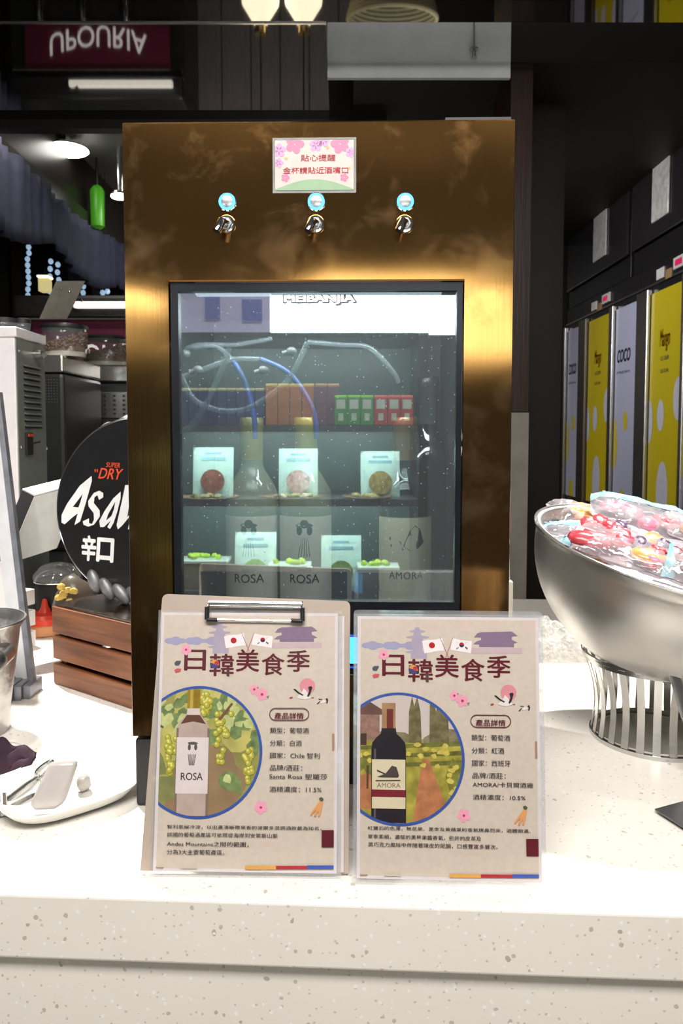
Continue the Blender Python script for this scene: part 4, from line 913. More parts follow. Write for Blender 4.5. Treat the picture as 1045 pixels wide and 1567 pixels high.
# hammered pot at the left edge
hp = onz(-45, 1120); HC = Vector((hp.x, hp.y, CT)); hr = (at(38, 950, hp.y)-at(-45, 950, hp.y)).length*1.0
PT = thing('hammered_pot', 'hammered silver metal pot with a round black handle at the left edge', 'pot', HC)
zt_ = at(0, 950, hp.y).z - CT; rb_ = (at(12, 1100, hp.y)-at(-45, 1100, hp.y)).length
obj('pot_wall', MB().lathe([(rb_*.95, 0), (rb_, .006), (rb_*1.02, .04), (hr*.87, zt_-.035), (hr*.9, zt_-.015), (hr*.99, zt_-.003), (hr, zt_), (hr*.98, zt_+.001), (hr*.87, zt_-.010), (hr*.85, zt_-.03), (rb_*.97, .03), (0, .02)], 64, HC, cap=False), mat('hammered_metal', (.42, .41, .40), .35, .9, .12, 60, .0012, 90), PT, smooth=True)
obj('rim', MB().tube([(HC.x+hr*math.cos(t), HC.y+hr*math.sin(t), CT+zt_) for t in [2*PI*i/64 for i in range(64)]], .0022, 8, True), STEEL, PT, smooth=True)
hz = at(3, 1004, hp.y-rb_*.9)
obj('handle_boss', MB().tube([(hz.x-.004, hz.y+.02, hz.z), (hz.x+.002, hz.y-.022, hz.z)], .0148, 20), STEEL, PT, smooth=True)
obj('handle_knob', MB().ell((hz.x+.002, hz.y-.024, hz.z), (.0125, .008, .0125)), BLACKM, PT, smooth=True)

# plate with frosted wrap and tongs
pcn = onz(100, 1222); pz = CT
PLT = thing('oblong_plate', 'white porcelain plate under the tongs, left of the dispenser', 'plate', (pcn.x, pcn.y, CT))
def sq(a, b, rot, t, n=3.2):
    c, s = math.cos(t), math.sin(t); x = a*abs(c)**(2/n)*(1 if c > 0 else -1); y = b*abs(s)**(2/n)*(1 if s > 0 else -1)
    return (x*math.cos(rot)-y*math.sin(rot), x*math.sin(rot)+y*math.cos(rot))
rings = [(0, .003), (.5, .003), (.62, .0035), (.74, .007), (.86, .013), (.97, .019), (1.0, .0215), (1.0, .0195), (.88, .008), (.72, .0005), (.6, 0), (0, 0)]
NS = 56; vs = []; fs = []
for sc_r, z in rings:
    for i in range(NS):
        x, y = sq(.084*sc_r, .074*sc_r, R(38), 2*PI*i/NS); vs.append((pcn.x+x, pcn.y+y+.002, CT+z))
for k in range(len(rings)-1):
    for i in range(NS): fs.append((k*NS+i, k*NS+(i+1) % NS, (k+1)*NS+(i+1) % NS, (k+1)*NS+i))
obj('plate_dish', MB().add(vs, fs), CERAMIC, PLT, smooth='all')
# frosted wrap standing aslant on the plate
def wrap(b, t, w0_, w1_, d_, name, label):
    b, t = Vector(b), Vector(t); ax = (t-b); n_ = 12; vs = []; fs = []; k_ = 20
    side = Vector((1, .1, 0)); nn = ax.cross(side).normalized()
    for i in range(n_+1):
        f = i/n_; c = b+ax*f; ww = w0_+(w1_-w0_)*f
        e = min(1, math.sqrt(max(0, 1-(max(0, (f-.86)/.14))**2))*.9+.1) * min(1, .55+f*4)
        ww *= e; dd = d_*e*(1-.10*math.sin(f*9))
        for k in range(k_):
            tt = 2*PI*k/k_; x, y = sq(ww, dd, 0, tt, 3.6); vs.append(c+side*x+nn*y)
    for i in range(n_):
        for k in range(k_): fs.append((i*k_+k, i*k_+(k+1) % k_, (i+1)*k_+(k+1) % k_, (i+1)*k_+k))
    fs.append(tuple(range(k_))[::-1]); fs.append(tuple(n_*k_+k for k in range(k_)))
    o = obj(name, MB().add(vs, fs), FROST, smooth='all'); tag(o, label, 'food'); return o
q = onz(67, 1246, CT+.006); t_ = at(101, 1160, q.y+.030)
wrap((q.x, q.y+.004, CT+.010), t_, .0200, .0165, .0075, 'frosted_roll', 'tall frosted white roll standing aslant on the oblong plate')
q2 = onz(126, 1218); o = obj('frosted_lump', MB().ell((q2.x, q2.y+.006, CT+.0150), (.0085, .010, .011), nz=.2), FROST, smooth='all'); tag(o, 'small frosted white lump lying behind the tall frosted roll', 'food')
# tongs
TG = thing('tongs', 'stainless steel tongs gripping the frosted roll on the plate', 'tongs', (at(0, 1230, .9).x, .9, CT+.03))
h0, h1 = at(-30, 1262, .86), at(60, 1190, .955)
obj('tong_arm', MB().tube([h0, at(5, 1232, .89), at(40, 1205, .93), h1], [.009, .008, .007, .005], 10, flat=.5), STEEL, TG, smooth=True)
obj('tong_arm', MB().tube([at(-30, 1275, .86), at(8, 1245, .88), at(50, 1222, .91), at(66, 1215, .92)], [.009, .0085, .007, .004], 10, flat=.5), STEEL, TG, smooth=True)
loop_ = [at(56, 1178, .955), at(78, 1163, .96), at(79, 1172, .96), at(62, 1186, .955), at(60, 1200, .95), at(57, 1200, .95)]
obj('tong_head', MB().tube(spline([at(57, 1204, .95), at(56, 1186, .952), at(60, 1177, .955), at(77, 1165, .96), at(79, 1168, .96)], 5), .0032, 8).tube(spline([at(62, 1190, .955), at(75, 1178, .96), at(79, 1175, .96)], 4), .0025, 8).tube([at(63, 1203, .95), at(63, 1190, .95)], .0018, 8), STEEL, TG, smooth=True)
obj('tong_hinge', MB().tube([at(2, 1215, .885), at(4, 1250, .872)], .006, 12), STEEL, TG, smooth=True)
# second dish with dark napkin
nd = onz(-20, 1190); DSH = thing('side_dish', 'white dish edge under the dark purple napkin at the left edge', 'dish', (nd.x, nd.y, CT))
vs = []; fs = []
for sc_r, z in rings:
    for i in range(NS):
        x, y = sq(.085*sc_r, .06*sc_r, R(38), 2*PI*i/NS); vs.append((nd.x-.035+x, nd.y+.0+y, CT+z*.7))
for k in range(len(rings)-1):
    for i in range(NS): fs.append((k*NS+i, k*NS+(i+1) % NS, (k+1)*NS+(i+1) % NS, (k+1)*NS+i))
obj('dish_body', MB().add(vs, fs), CERAMIC, DSH, smooth='all')
a0 = at(-25, 1160, 1.0); vs = []; fs = []; nx, ny = 30, 12
for i in range(nx+1):
    for j in range(ny+1):
        u, v = i/nx, j/ny; px = -40 + u*93; py = 1183 - 0*u + 8+(v-.5)*(78*(1-u**3*.92)) - 30*u*1.0 - (-4)*u
        D = .965 + (1-v)*.035; w = .006+ .004*math.sin(v*14+u*5)+.003*math.sin(u*17+v*3)
        vs.append(at(px, py, D) + Vector((0, w*.5, w)))
for i in range(nx):
    for j in range(ny): fs.append((i*(ny+1)+j, (i+1)*(ny+1)+j, (i+1)*(ny+1)+j+1, i*(ny+1)+j+1))
nk = obj('napkin', MB().add(vs, fs), mat('plum_cloth', s2l(44, 18, 34), .8, 0, .25, 30), smooth='all'); nk.modifiers.new('s', 'SOLIDIFY').thickness = .003
tag(nk, 'folded dark purple napkin resting on the side dish', 'napkin')

# ---------------------------------------------------------------- back bar, left
BC = obj('back_counter', MB().box(-3.0, -.1, 2.45, 5.2, .84, .92).box(-2.9, -.2, 2.55, 5.1, 0, .84), mat('black_worktop', (.03, .03, .032), .2, 0, .2)); tag(BC, 'black back counter carrying grinders and espresso machine', 'counter')
BEAN = mat('coffee_beans_brown', (.15, .085, .055), .35, 0, .5, 200)
def grinder(px0, px1, ytop, ycol, D, label, mesh=False, dep=None, hpx=None):
    a, b = at(px0, 600, D), at(px1, 600, D); x0, x1 = a.x, b.x; w = x1-x0; cx = (x0+x1)/2
    gz = lambda py: at(200, py, D).z
    dep = dep or w
    g = thing('coffee_grinder', label, 'grinder', (cx, D+dep*.5, CT))
    obj('body', MB().bev(x0, x1, D, D+dep, CT, gz(ycol+30), .015), mat('grinder_black', (.022, .024, .024), .35, 0, .1), g)
    obj('steel_collar', MB().bev(x0+.001, x1-.001, D-.002, D+dep*.98, gz(ycol+29), gz(ycol+2), .008), STEEL, g)
    hr_ = .086*(D/2.9); hc = (at(hpx, 500, D+.12).x if hpx else cx-w*.10, D+.12, 0); z0, z1 = gz(ycol+1), gz(ytop+8)
    obj('hopper', MB().lathe([(hr_*.86, z0), (hr_*.98, z0+.02), (hr_, z1)], 36, hc, cap=False), JG, g, smooth=True)
    # sloping heap of beans
    bn = []; random.seed(int(px0)); 
    n_ = 650
    for k in range(n_):
        t = random.uniform(0, 2*PI); rr_ = hr_*.93*math.sqrt(random.random()) if k % 3 else hr_*.93; x = rr_*math.cos(t); y = rr_*math.sin(t); hh = z0+(z1-z0)*(.32+.30*(x/hr_)) + .01
        z = random.uniform(z0+.02+(z1-z0)*.30*(x/hr_+1)*.3, hh+.02); M3 = Matrix.Rotation(random.uniform(0, PI), 3, 'Z') @ Matrix.Rotation(random.uniform(0, PI), 3, 'X')
        bn.append(((hc[0]+x, hc[1]+y, z), M3))
    mb = MB()
    for c__, M3 in bn: mb.ell(c__, (.0085, .006, .005), M3, 6, 4)
    obj('coffee_beans', mb, BEAN, g, kind='stuff', smooth='all')
    cv = []; NB = 28
    for i_ in range(NB):
        a_ = 2*PI*i_/NB; cv += [(hc[0]+hr_*.88*math.cos(a_), hc[1]+hr_*.88*math.sin(a_), z0+.004), (hc[0]+hr_*.90*math.cos(a_), hc[1]+hr_*.90*math.sin(a_), z0+.01+(z1-z0)*(.38+.30*math.cos(a_)))]
    obj('bean_heap', MB().add(cv, [(2*i_, 2*((i_+1) % NB), 2*((i_+1) % NB)+1, 2*i_+1) for i_ in range(NB)] + [tuple(2*i_+1 for i_ in range(NB))]), BEAN, g)
    obj('bean_chute', MB().lathe([(hr_*.90, z0), (hr_*.93, z0+.016), (hr_*.92, z0+.018)], 30, hc), mat('chute_pale', (.45, .42, .36), .4), g, smooth=True)
    obj('hopper_lid', MB().lathe([(hr_*1.04, z1+.0005), (hr_*1.06, z1+.008), (hr_*1.02, z1+.016), (hr_*.3, z1+.022), (0, z1+.022)], 36, hc), BLACKM, g, smooth=True)
    gm = MB()
    if mesh:
        obj('screen_frame', MB().bev(x0+.01, x1-.01, D-.006, D-.0005, gz(640), gz(600), .002), STEEL, g)
        for i in range(5):
            for j in range(5):
                zz = gz(606+j*6.8); xx = x0+.03+i*(w-.06)/4; gm.box(xx-.006, xx+.006, D-.008, D-.0065, zz-.005, zz+.004)
        obj('screen_holes', gm, BLACKM, g)
    else:
        for i in range(9):
            for j in range(9): xx = x1-.11+i*.0105; zz = gz(581)-j*.0105; gm.box(xx-.0015, xx+.0015, D-.002, D+.0005, zz-.0015, zz+.0015)
        obj('perforation', gm, mat('hole_highlight', (.12, .12, .12), .3), g, kind='stuff')
    return g
grinder(5, 98, 490, 541, 2.85, 'black coffee grinder with a full bean hopper, nearest behind the white machine', False, .45, 99)
grinder(136, 215, 508, 556, 3.4, 'smaller silver and black coffee grinder half hidden by the dispenser', True, None, 162)
# tilted metal plate over the hopper
A = at(60, 488, 2.93); B = at(86, 430, 2.80)
pl = thing('paddle_scoop', 'flat tilted steel paddle leaning on the bean hopper', 'paddle', (A.x, 2.93, A.z))
obj('blade', MB().hexa(A, at(102, 488, 2.93)-A, B-A, (0, .003, 0)), mat('dull_steel', (.5, .46, .39), .45, .2, .1), pl)
for px, py in ((93, 441), (106, 447)):
    p = at(px, py, 2.81); obj('rivet', MB().ell((p.x, p.y-.002, p.z), (.004, .002, .004)), CHROME, pl)
# espresso machine
ED = 4.55
e = thing('espresso_machine', 'wide black espresso machine with a dark red lettered panel behind the grinders', 'coffee machine', (at(110, 500, ED).x, ED+.25, CT))
ex0, ex1 = at(22, 500, ED).x, at(285, 500, ED).x; ez = lambda py: at(200, py, ED).z
obj('body', MB().bev(ex0, ex1, ED+.04, ED+.5, CT+.05, ez(487), .01), BLACKM, e)
obj('upper_body', MB().bev(ex0, ex1, ED-.02, ED+.5, ez(486), ez(452), .02), BLACKM, e)
obj('light_tube', MB().bev(at(118, 470, ED).x, ex1-.05, ED-.07, ED-.03, ez(474), ez(464), .008), mat('tube_white', (.9, .9, .88), .3, emit=(1, .95, .85), es=.9), e)
obj('steel_end', MB().hexa(at(108, 460, ED-.04), (.07, -.03, .01), (.02, 0, -.05), (0, .03, 0)), STEEL, e)
obj('steel_rail', MB().box(ex0+.05, ex1, ED-.05, ED-.021, ez(491), ez(488.5)), CHROME, e)
rp = obj('red_panel', MB().box(at(50, 500, ED).x, at(266, 500, ED).x, ED-.01, ED+.03, ez(560), ez(491.5)), mat('burgundy_panel', s2l(96, 34, 60), .35, 0, .06), e)
tm_ = MB(); x0, x1 = at(88, 520, ED).x, at(232, 520, ED).x
put_text(tm_, 'UPOURIA', x0, x1, ez(545), ez(514), 0, .01, arch=-.055)
# little serifs so the capitals read as a roman face
tm_.v = [Vector((p.x, ED-.012, p.y)) for p in tm_.v]
obj('lettering', tm_, mat('letter_white', (.8, .78, .78), .4, emit=(1, .97, .95), es=.25), rp)
obj('drip_tray', MB().bev(ex0+.03, ex1-.02, ED-.12, ED+.04, CT+.03, CT+.09, .006), STEEL, e)
for k in range(4): obj('machine_foot', MB().lathe([(.03, 0), (.025, .05)], 16, (ex0+.06+(k % 2)*(ex1-ex0-.12), ED+(.0 if k < 2 else .4), CT)), BLACKM, e, smooth=True)
for k in range(3):
    xx = ex0+.2+k*.25; obj('group_head', MB().lathe([(.035, ez(600)), (.035, ez(575)), (.028, ez(562))], 20, (xx, ED, 0)), CHROME, e, smooth=True)
# pendant lamps added to put a bright patch in the ceiling panel
for i, (px, lb) in enumerate(((402, 'added pendant lamp making the bright patch in the ceiling strip, left one'), (466, 'added pendant lamp making the bright patch in the ceiling strip, right one'))):
    p = at(px, 560, 4.0); L_ = thing('added_pendant', lb, 'lamp', (p.x, 4.0, 2.1))
    obj('cord', MB().tube([(p.x, 4.0, 2.09), (p.x, 4.0, 3.26)], .004), BLACKM, L_)
    obj('brass_cap', MB().lathe([(.03, 2.06), (.03, 2.10), (0, 2.10)], 20, (p.x, 4.0, 0)), mat('brass', (.6, .42, .16), .2, 1), L_, smooth=True)
    obj('shade', MB().lathe([(.10, 1.88), (.095, 1.95), (.03, 2.058)], 28, (p.x, 4.0, 0), cap=False), mat('lit_shade', (.9, .85, .7), .6, emit=(1, .86, .62), es=3.0), L_, smooth=True)
p = at(600, 560, 4.0); bk = thing('wicker_basket', 'pale wicker basket on a tall black stand, reflected in the ceiling strip', 'basket', (p.x, 4.0, 1.8))
for k in range(7): obj('woven_band', MB().tube([(p.x+(.20+.006*k)*math.cos(t), 4.1+(.12+.003*k)*math.sin(t), .84+1.0+k*.022) for t in [2*PI*i/28 for i in range(28)]], .011, 6, True), mat('wicker', (.34, .30, .17), .6), bk, smooth=True)
obj('basket_stand', MB().box(p.x-.15, p.x+.15, 4.0, 4.2, .0, 1.828), BLACKM, bk)

# valance
vm = MB(); nx = 90; vs = []; fs = []
for i in range(nx+1):
    u = i/nx; y = 3.4+u*3.0; sc_ = abs(math.sin(u*PI*2.3+.4)); xx = -1.72+.022*math.sin(u*150)+.015*math.sin(u*61)
    for j in range(6):
        v = j/5; top = 1.42+.03*math.sin(u*9); bot = 1.12-.13*sc_ ; z = EYE.z + top+(bot-top)*v; vs.append((xx*(1+.006*v*math.sin(u*90)), y, z))
for i in range(nx):
    for j in range(5): fs.append((i*6+j, (i+1)*6+j, (i+1)*6+j+1, i*6+j+1))
o = obj('valance', vm.add(vs, fs), mat('slate_cloth', s2l(44, 47, 66), .85, 0, .12, 20), smooth='all'); o.modifiers.new('s', 'SOLIDIFY').thickness = .01
tag(o, 'gathered slate blue valance hanging along the left side', 'curtain')
struct('trim_valance_rail', MB().box(-1.80, -1.74, 3.4, 6.4, 2.66, 2.88), WALLD)
# ceiling lamps
LM = mat('lamp_disc', (1, 1, 1), .4, emit=(1, .97, .9), es=9)
for i, (px, py, rpx, lb) in enumerate(((103, 231, 31, 'round white ceiling lamp over the valance, the whole one'), (184, 302, 14, 'small round white ceiling lamp beside the green tank, cut by the dispenser'))):
    D = 4.9 if i == 0 else 5.1; z = at(px, py, D).z; p = at(px, py, D); r_ = rpx/FPX*D
    l_ = thing('ceiling_lamp', lb, 'ceiling lamp', (p.x, D, z))
    obj('housing', MB().lathe([(r_*.9, .012), (r_*.85, .03), (.02, .035), (.02, max(.05, 3.26-z))], 36, (p.x, D, z)), STEEL, l_, smooth=True)
    obj('lens', MB().lathe([(0, -.004), (r_*.9, -.003), (r_, .004), (r_*.97, .011), (0, .0115)], 40, (p.x, D, z)), LM, l_, smooth=True)
p = at(149, 315, 5.3); gb = thing('green_tank', 'bright green cylinder hanging behind the valance', 'tank', (p.x, 5.3, p.z-.12))
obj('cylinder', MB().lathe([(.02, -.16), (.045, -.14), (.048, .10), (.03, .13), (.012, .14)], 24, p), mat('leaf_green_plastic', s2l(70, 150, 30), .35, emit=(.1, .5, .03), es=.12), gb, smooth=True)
obj('hanger', MB().tube([p+Vector((0, 0, .14)), p+Vector((0, 0, .5))], .008), BLACKM, gb)
# pillars and crystal strings, lantern behind
for k, (a, b) in enumerate(((0, 12), (14, 36), (100, 124), (134, 152))):
    p, q = at(a, 400, 5.9), at(b, 400, 5.9); struct('wall_post_%d' % (k+1), MB().box(p.x, q.x, 5.9+.03*k, 6.0+.03*k, 0, 3.2), BROWN if k % 2 else WALLD)
struct('wall_pale_strip', MB().box(at(126, 250, 6.0).x, at(166, 250, 6.0).x, 6.2, 6.25, 1, 3.2), mat('olive_wall', (.10, .10, .075), .6))
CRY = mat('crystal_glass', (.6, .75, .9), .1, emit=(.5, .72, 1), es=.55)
for k, (px, y0, y1) in enumerate(((43, 378, 452), (77, 400, 446), (89, 405, 440), (128, 408, 448), (157, 425, 448), (163, 425, 446))):
    o = thing('crystal_string', ['first', 'second', 'third', 'fourth', 'fifth', 'sixth'][k] + ' string of pale blue crystals from the left under the valance', 'crystals', (at(px, y0, 5.6).x, 5.6, at(px, y1, 5.6).z), group='crystal strings behind the espresso machine')
    n_ = max(3, int((y1-y0)/8)); pt_ = at(px, y0, 5.6); obj('cord', MB().tube([pt_, Vector((pt_.x, 5.6, 3.26))], .002, 5), BLACKM, o)
    for i in range(n_):
        p = at(px+random.uniform(-1.5, 1.5), y0+(y1-y0)*i/(n_-1), 5.6); obj('crystal', MB().ell(p, (.02, .015, .022), seg=6, rings=4), CRY, o)
p = at(69, 435, 5.4); ln = thing('lantern', 'small glowing yellow box lantern behind the valance', 'lantern', p)
obj('lantern_box', MB().bev(p.x-.035, p.x+.035, 5.36, 5.44, p.z-.055, p.z+.04, .005), mat('lantern_glow', (.7, .6, .3), .5, emit=(.8, .68, .3), es=.7), ln)
obj('cord', MB().tube([p+Vector((0, 0, .055)), Vector((p.x, 5.4, 3.26))], .003, 6), BLACKM, ln)
obj('lantern_top', MB().bev(p.x-.04, p.x+.04, 5.35, 5.45, p.z+.041, p.z+.055, .004), mat('lantern_top_glow', (.9, .8, .5), .5, emit=(1, .9, .6), es=2), ln)

# ---------------------------------------------------------------- freezers on the right
FX = 1.7
def fy(px): return FX*FPX/(px-522.5)
FZ = 2.13
BLF = mat('freezer_black', (.012, .011, .011), .3, 0, .15)
YEL = mat('poster_yellow', s2l(196, 176, 20), .4, 0, .03); WHT = mat('poster_lilac_white', s2l(178, 178, 200), .4, 0, .02)
YELE = YEL; 
posters = [(1088, 1047, 'w'), (1040, 991, 'y'), (970, 938, 'w'), (930, 897, 'y'), (884, 866, 'w')]
posts = [(1047, 1041), (990, 971.5), (937, 931), (896, 885), (865, 862)]
lbls = ['freezer with a white poster cut by the right frame edge', 'freezer door with the largest yellow spotted poster on the right wall', 'freezer door with a white poster between the two yellow ones', 'freezer door with the smaller, farther yellow spotted poster', 'farthest freezer door with a narrow white poster']
for i, (pa, pb_, c) in enumerate(posters):
    y0, y1 = fy(pa), fy(pb_); ya, yb = fy(posts[i-1][1]-.0) if i else fy(1100), fy(posts[i][1])
    ya = fy(posts[i-1][0]) if i else fy(1100)
    f = thing('freezer', lbls[i], 'freezer', (FX+.3, (y0+y1)/2, 0))
    yb2 = fy(posts[i][1])-.002
    ya2 = fy(posts[i-1][1])+.002 if i else y0-.05
    obj('cabinet', MB().box(FX+.012, FX+.62, ya2, yb2, 0, FZ+.16), BLF, f)
    obj('poster', MB().box(FX+.002, FX+.0115, y0, y1, .9, FZ), YEL if c == 'y' else WHT, f)
    # handle post
    pa_, pb2 = fy(posts[i][0]), fy(posts[i][1])
    obj('door_post', MB().bev(FX-.02, FX+.0115, pa_+.004, min(pb2, pa_+.16)-.004, .85, FZ+.03, .006), STEEL if i != 3 else mat('bronze_post', (.25, .22, .17), .3, .9), f)
    dots = MB(); W = y1-y0
    base = [(.0, 1.62, .035, .10, 1), (.30, 1.645, .05, .085, 1), (.72, 1.645, .0, 0, 0), (.62, 1.42, .085, .13, 1), (1.0, 1.60, .05, .10, 1), (.95, 1.25, .06, .1, 1), (.25, 1.2, .06, .1, 1)]
    def dot(yc, zc, ry, rz):
        pts = [(yc+ry*math.cos(2*PI*t/24), zc+rz*math.sin(2*PI*t/24)) for t in range(24)]
        pts = clip(pts, rect(y0+.001, y1-.001, .9, FZ))
        if len(pts) > 2:
            k0 = [(FX+.001, p[0], p[1]) for p in pts]; dots.add(k0, [tuple(range(len(k0)))[::-1]])
    if c == 'y':
        for (u, z, r1, r2) in ((.10, EYE.z+.165, .055, .11), (.62, EYE.z+.085, .042, .085), (1.0, EYE.z+.05, .05, .12), (.52, EYE.z-.33, .072, .17), (1.0, EYE.z-.62, .07, .15)):
            dot(y0+u*W, z, r1, r2)
        dm = mat('poster_dot_white', s2l(196, 196, 208), .4)
    else:
        for (u, z, r1, r2) in ((.45, EYE.z+.06, .035, .06), (1.0, EYE.z-.08, .06, .16), (.55, EYE.z-.46, .055, .11), (.05, EYE.z-.8, .05, .2)):
            dot(y0+u*W, z, r1, r2)
        dm = mat('poster_dot_yellow', s2l(200, 182, 40), .4)
    obj('poster_dots', dots, dm, f)
    # lettering (reads from the aisle: nearer end is the right of the poster)
    tx = MB(); tz = MB()
    if c == 'y':
        put_text(tx, 'Mango', .30*W, .62*W, 0, .12, 0, .01, .25); put_text(tz, 'ICE CREAM', .34*W, .60*W, -.045, -.022, 0); put_text(tz, 'GELATO BAR', .34*W, .60*W, -.11, -.09, 0)
    else:
        put_text(tz, 'COCO', .1*W, .72*W, 0, .075, 0, .03, .2); put_text(tz, 'FRESH', .1*W, .7*W, -.07, -.055, 0)
    for mbx, mm, nm in ((tx, mat('poster_red', (.95, .13, .03), .5), 'red_lettering'), (tz, mat('poster_ink', s2l(60, 56, 40) if c == 'y' else s2l(40, 40, 50), .5), 'small_lettering')):
        if mbx.v:
            zb = EYE.z+.42 if c == 'y' else EYE.z+.42
            mbx.v = [Vector((FX+.0006, y1-p.x, zb+p.y)) for p in mbx.v]; obj(nm, mbx, mm, f)
# header band controllers
for i, (pa, pb_) in enumerate(((927, 900), (1040, 997))):
    ya, yb = fy(pa), fy(pb_); z = EYE.z+.83
    c = thing('freezer_controller', ['farther white digital thermostat over the small yellow poster', 'nearer white digital thermostat over the large yellow poster'][i], 'thermostat', (FX, ya, z))
    L_ = yb-ya; z0 = z-.005
    obj('display_box', MB().bev(FX+.0, FX+.0115, ya, ya+L_*.4, z0, z0+.06, .003), mat('offwhite_plastic', (.6, .58, .55), .4), c)
    obj('red_digits', MB().box(FX-.002, FX-.0005, ya+L_*.1, ya+L_*.32, z0+.015, z0+.045), mat('red_led', (.3, .01, .05), .3, emit=(.8, .02, .12), es=.5), c)
    obj('switch_plate', MB().bev(FX+.0, FX+.0115, ya+L_*.72, ya+L_, z0-.012, z0+.045, .003), MATS['offwhite_plastic'], c)
    obj('cable_box', MB().bev(FX+.0, FX+.0115, ya+L_*.45, ya+L_*.66, z0-.03, z0+.02, .003), mat('tan_tape', (.3, .18, .08), .5), c)
# upper cabinets
cabs = [(1100, 957), (953, 862)]
for i, (pa, pb_) in enumerate(cabs):
    ya, yb = fy(pa), fy(pb_)
    c = thing('upper_cabinet', ['black upper cabinet with a silver plate, nearer one above the freezers', 'black upper cabinet with a silver plate, farther one above the freezers'][i], 'cabinet', (FX+.3, ya, 2.30))
    obj('carcass', MB().bev(FX+.02, FX+.6, ya, yb-.004, FZ+.165, 3.03, .006), BLF, c)
    obj('door', MB().bev(FX+.0, FX+.019, ya+.006, yb-.012, FZ+.30, 3.02, .004), mat('cabinet_black_gloss', (.02, .018, .018), .2, 0, .1), c)
    obj('rail', MB().box(FX-.004, FX-.0005, ya+.006, yb-.012, FZ+.295, FZ+.302), STEEL, c)
    pr_ = ((1015, 990), (922, 903))[i]; za, zb = EYE.z+1.13, EYE.z+1.57
    obj('silver_plate', MB().bev(FX-.010, FX-.0006, fy(pr_[0]), fy(pr_[1]), za, zb, .004), mat('brushed_plate', (.62, .60, .55), .45, .3, .2, 30, .002, 40), c)
# header strip above posters
hs = obj('cable_tray', MB().box(FX+.002, FX+.0115, fy(1100), fy(862), FZ+.045, FZ+.055), STEEL); tag(hs, 'thin steel cable rail above the freezer posters', 'rail')
struct('wall_corner_dark', MB().box(1.28, 2.35, 5.85, 5.95, 0, 3.6), WALLD)

# ---------------------------------------------------------------- bowl on pedestal
bc = onz(1001, 1126); bc = Vector((bc.x, bc.y, CT))
pd = thing('slatted_pedestal', 'round steel pedestal of curved upright slats under the big bowl', 'pedestal', bc)
Rb = .092; Rt = .106; Hh = .129
NSL = 26
for k in range(NSL):
    a = 2*PI*k/NSL; n_ = 9; vs = []; fs = []
    for i in range(n_):
        f = i/(n_-1); r_ = Rb+(Rt-Rb)*f - .010*math.sin(PI*f) ; hw = .0052; z = .005+(Hh-.007)*f
        for s_, rr_ in ((-1, 0), (1, 0), (1, -.0012), (-1, -.0012)):
            aa = a + s_*hw/r_; vs.append((bc.x+(r_+rr_)*math.cos(aa), bc.y+(r_+rr_)*math.sin(aa), CT+z))
    for i in range(n_-1):
        for q in range(4): fs.append((i*4+q, i*4+(q+1) % 4, (i+1)*4+(q+1) % 4, (i+1)*4+q))
    fs += [(0, 3, 2, 1), tuple((n_-1)*4+q for q in range(4))]
    obj('slat', MB().add(vs, fs), STEEL, pd, smooth=True)
def ringmesh(R_, z0, z1, t=.0016): return MB().lathe([(R_-t, z0), (R_, z0), (R_, z1), (R_-t, z1), (R_-t, z0)], 64, bc, cap=False)
obj('base_ring', ringmesh(Rb+.0018, .0003, .006), STEEL, pd, smooth=True)
obj('base_ring', ringmesh(Rb-.002, .001, .010), STEEL, pd, smooth=True)
obj('top_ring', ringmesh(Rt+.0022, Hh-.005, Hh), STEEL, pd, smooth=True)
obj('top_ring', ringmesh(Rt-.0018, Hh-.012, Hh-.001), STEEL, pd, smooth=True)
obj('rubber_mat', MB().lathe([(Rb-.008, .0004), (Rb-.008, .002), (0, .002)], 48, bc), mat('mat_beige', (.35, .33, .27), .6), pd)
DB = 1.10; rc = at(1030, 843, DB); BR_ = 211/FPX*DB; ta, tb = R(11), R(10)
nrm = Vector((math.sin(tb), -math.sin(ta), 1)).normalized()
xa = Vector((math.cos(tb), 0, -math.sin(tb))); xa = (xa - nrm*xa.dot(nrm)).normalized(); yb_ = nrm.cross(xa)
bM = Matrix(((xa.x, yb_.x, nrm.x, rc.x), (xa.y, yb_.y, nrm.y, rc.y), (xa.z, yb_.z, nrm.z, rc.z), (0, 0, 0, 1)))
bo = thing('steel_bowl', 'large tilted stainless steel bowl full of frozen fruit packs', 'bowl', M=bM)
DPH = .186; prof = []
for i in range(19):
    t = PI/2*i/18; prof.append((BR_*.985*math.sin(t)**.92 if i else 0, -DPH*math.cos(t)))
inner = [(r_*.965, z_*.965-.001+.0) for r_, z_ in prof[::-1]]
obj('bowl_shell', MB().lathe(prof + [(BR_*1.0, .001), (BR_*1.0, .003), (BR_*.965, .002)] + inner, 96, cap=False), STEELB, bo, False, 'all')
obj('rolled_rim', MB().tube([(BR_*math.cos(2*PI*i/96), BR_*math.sin(2*PI*i/96), .002) for i in range(96)], .0028, 8, True), STEEL, bo, False, True)

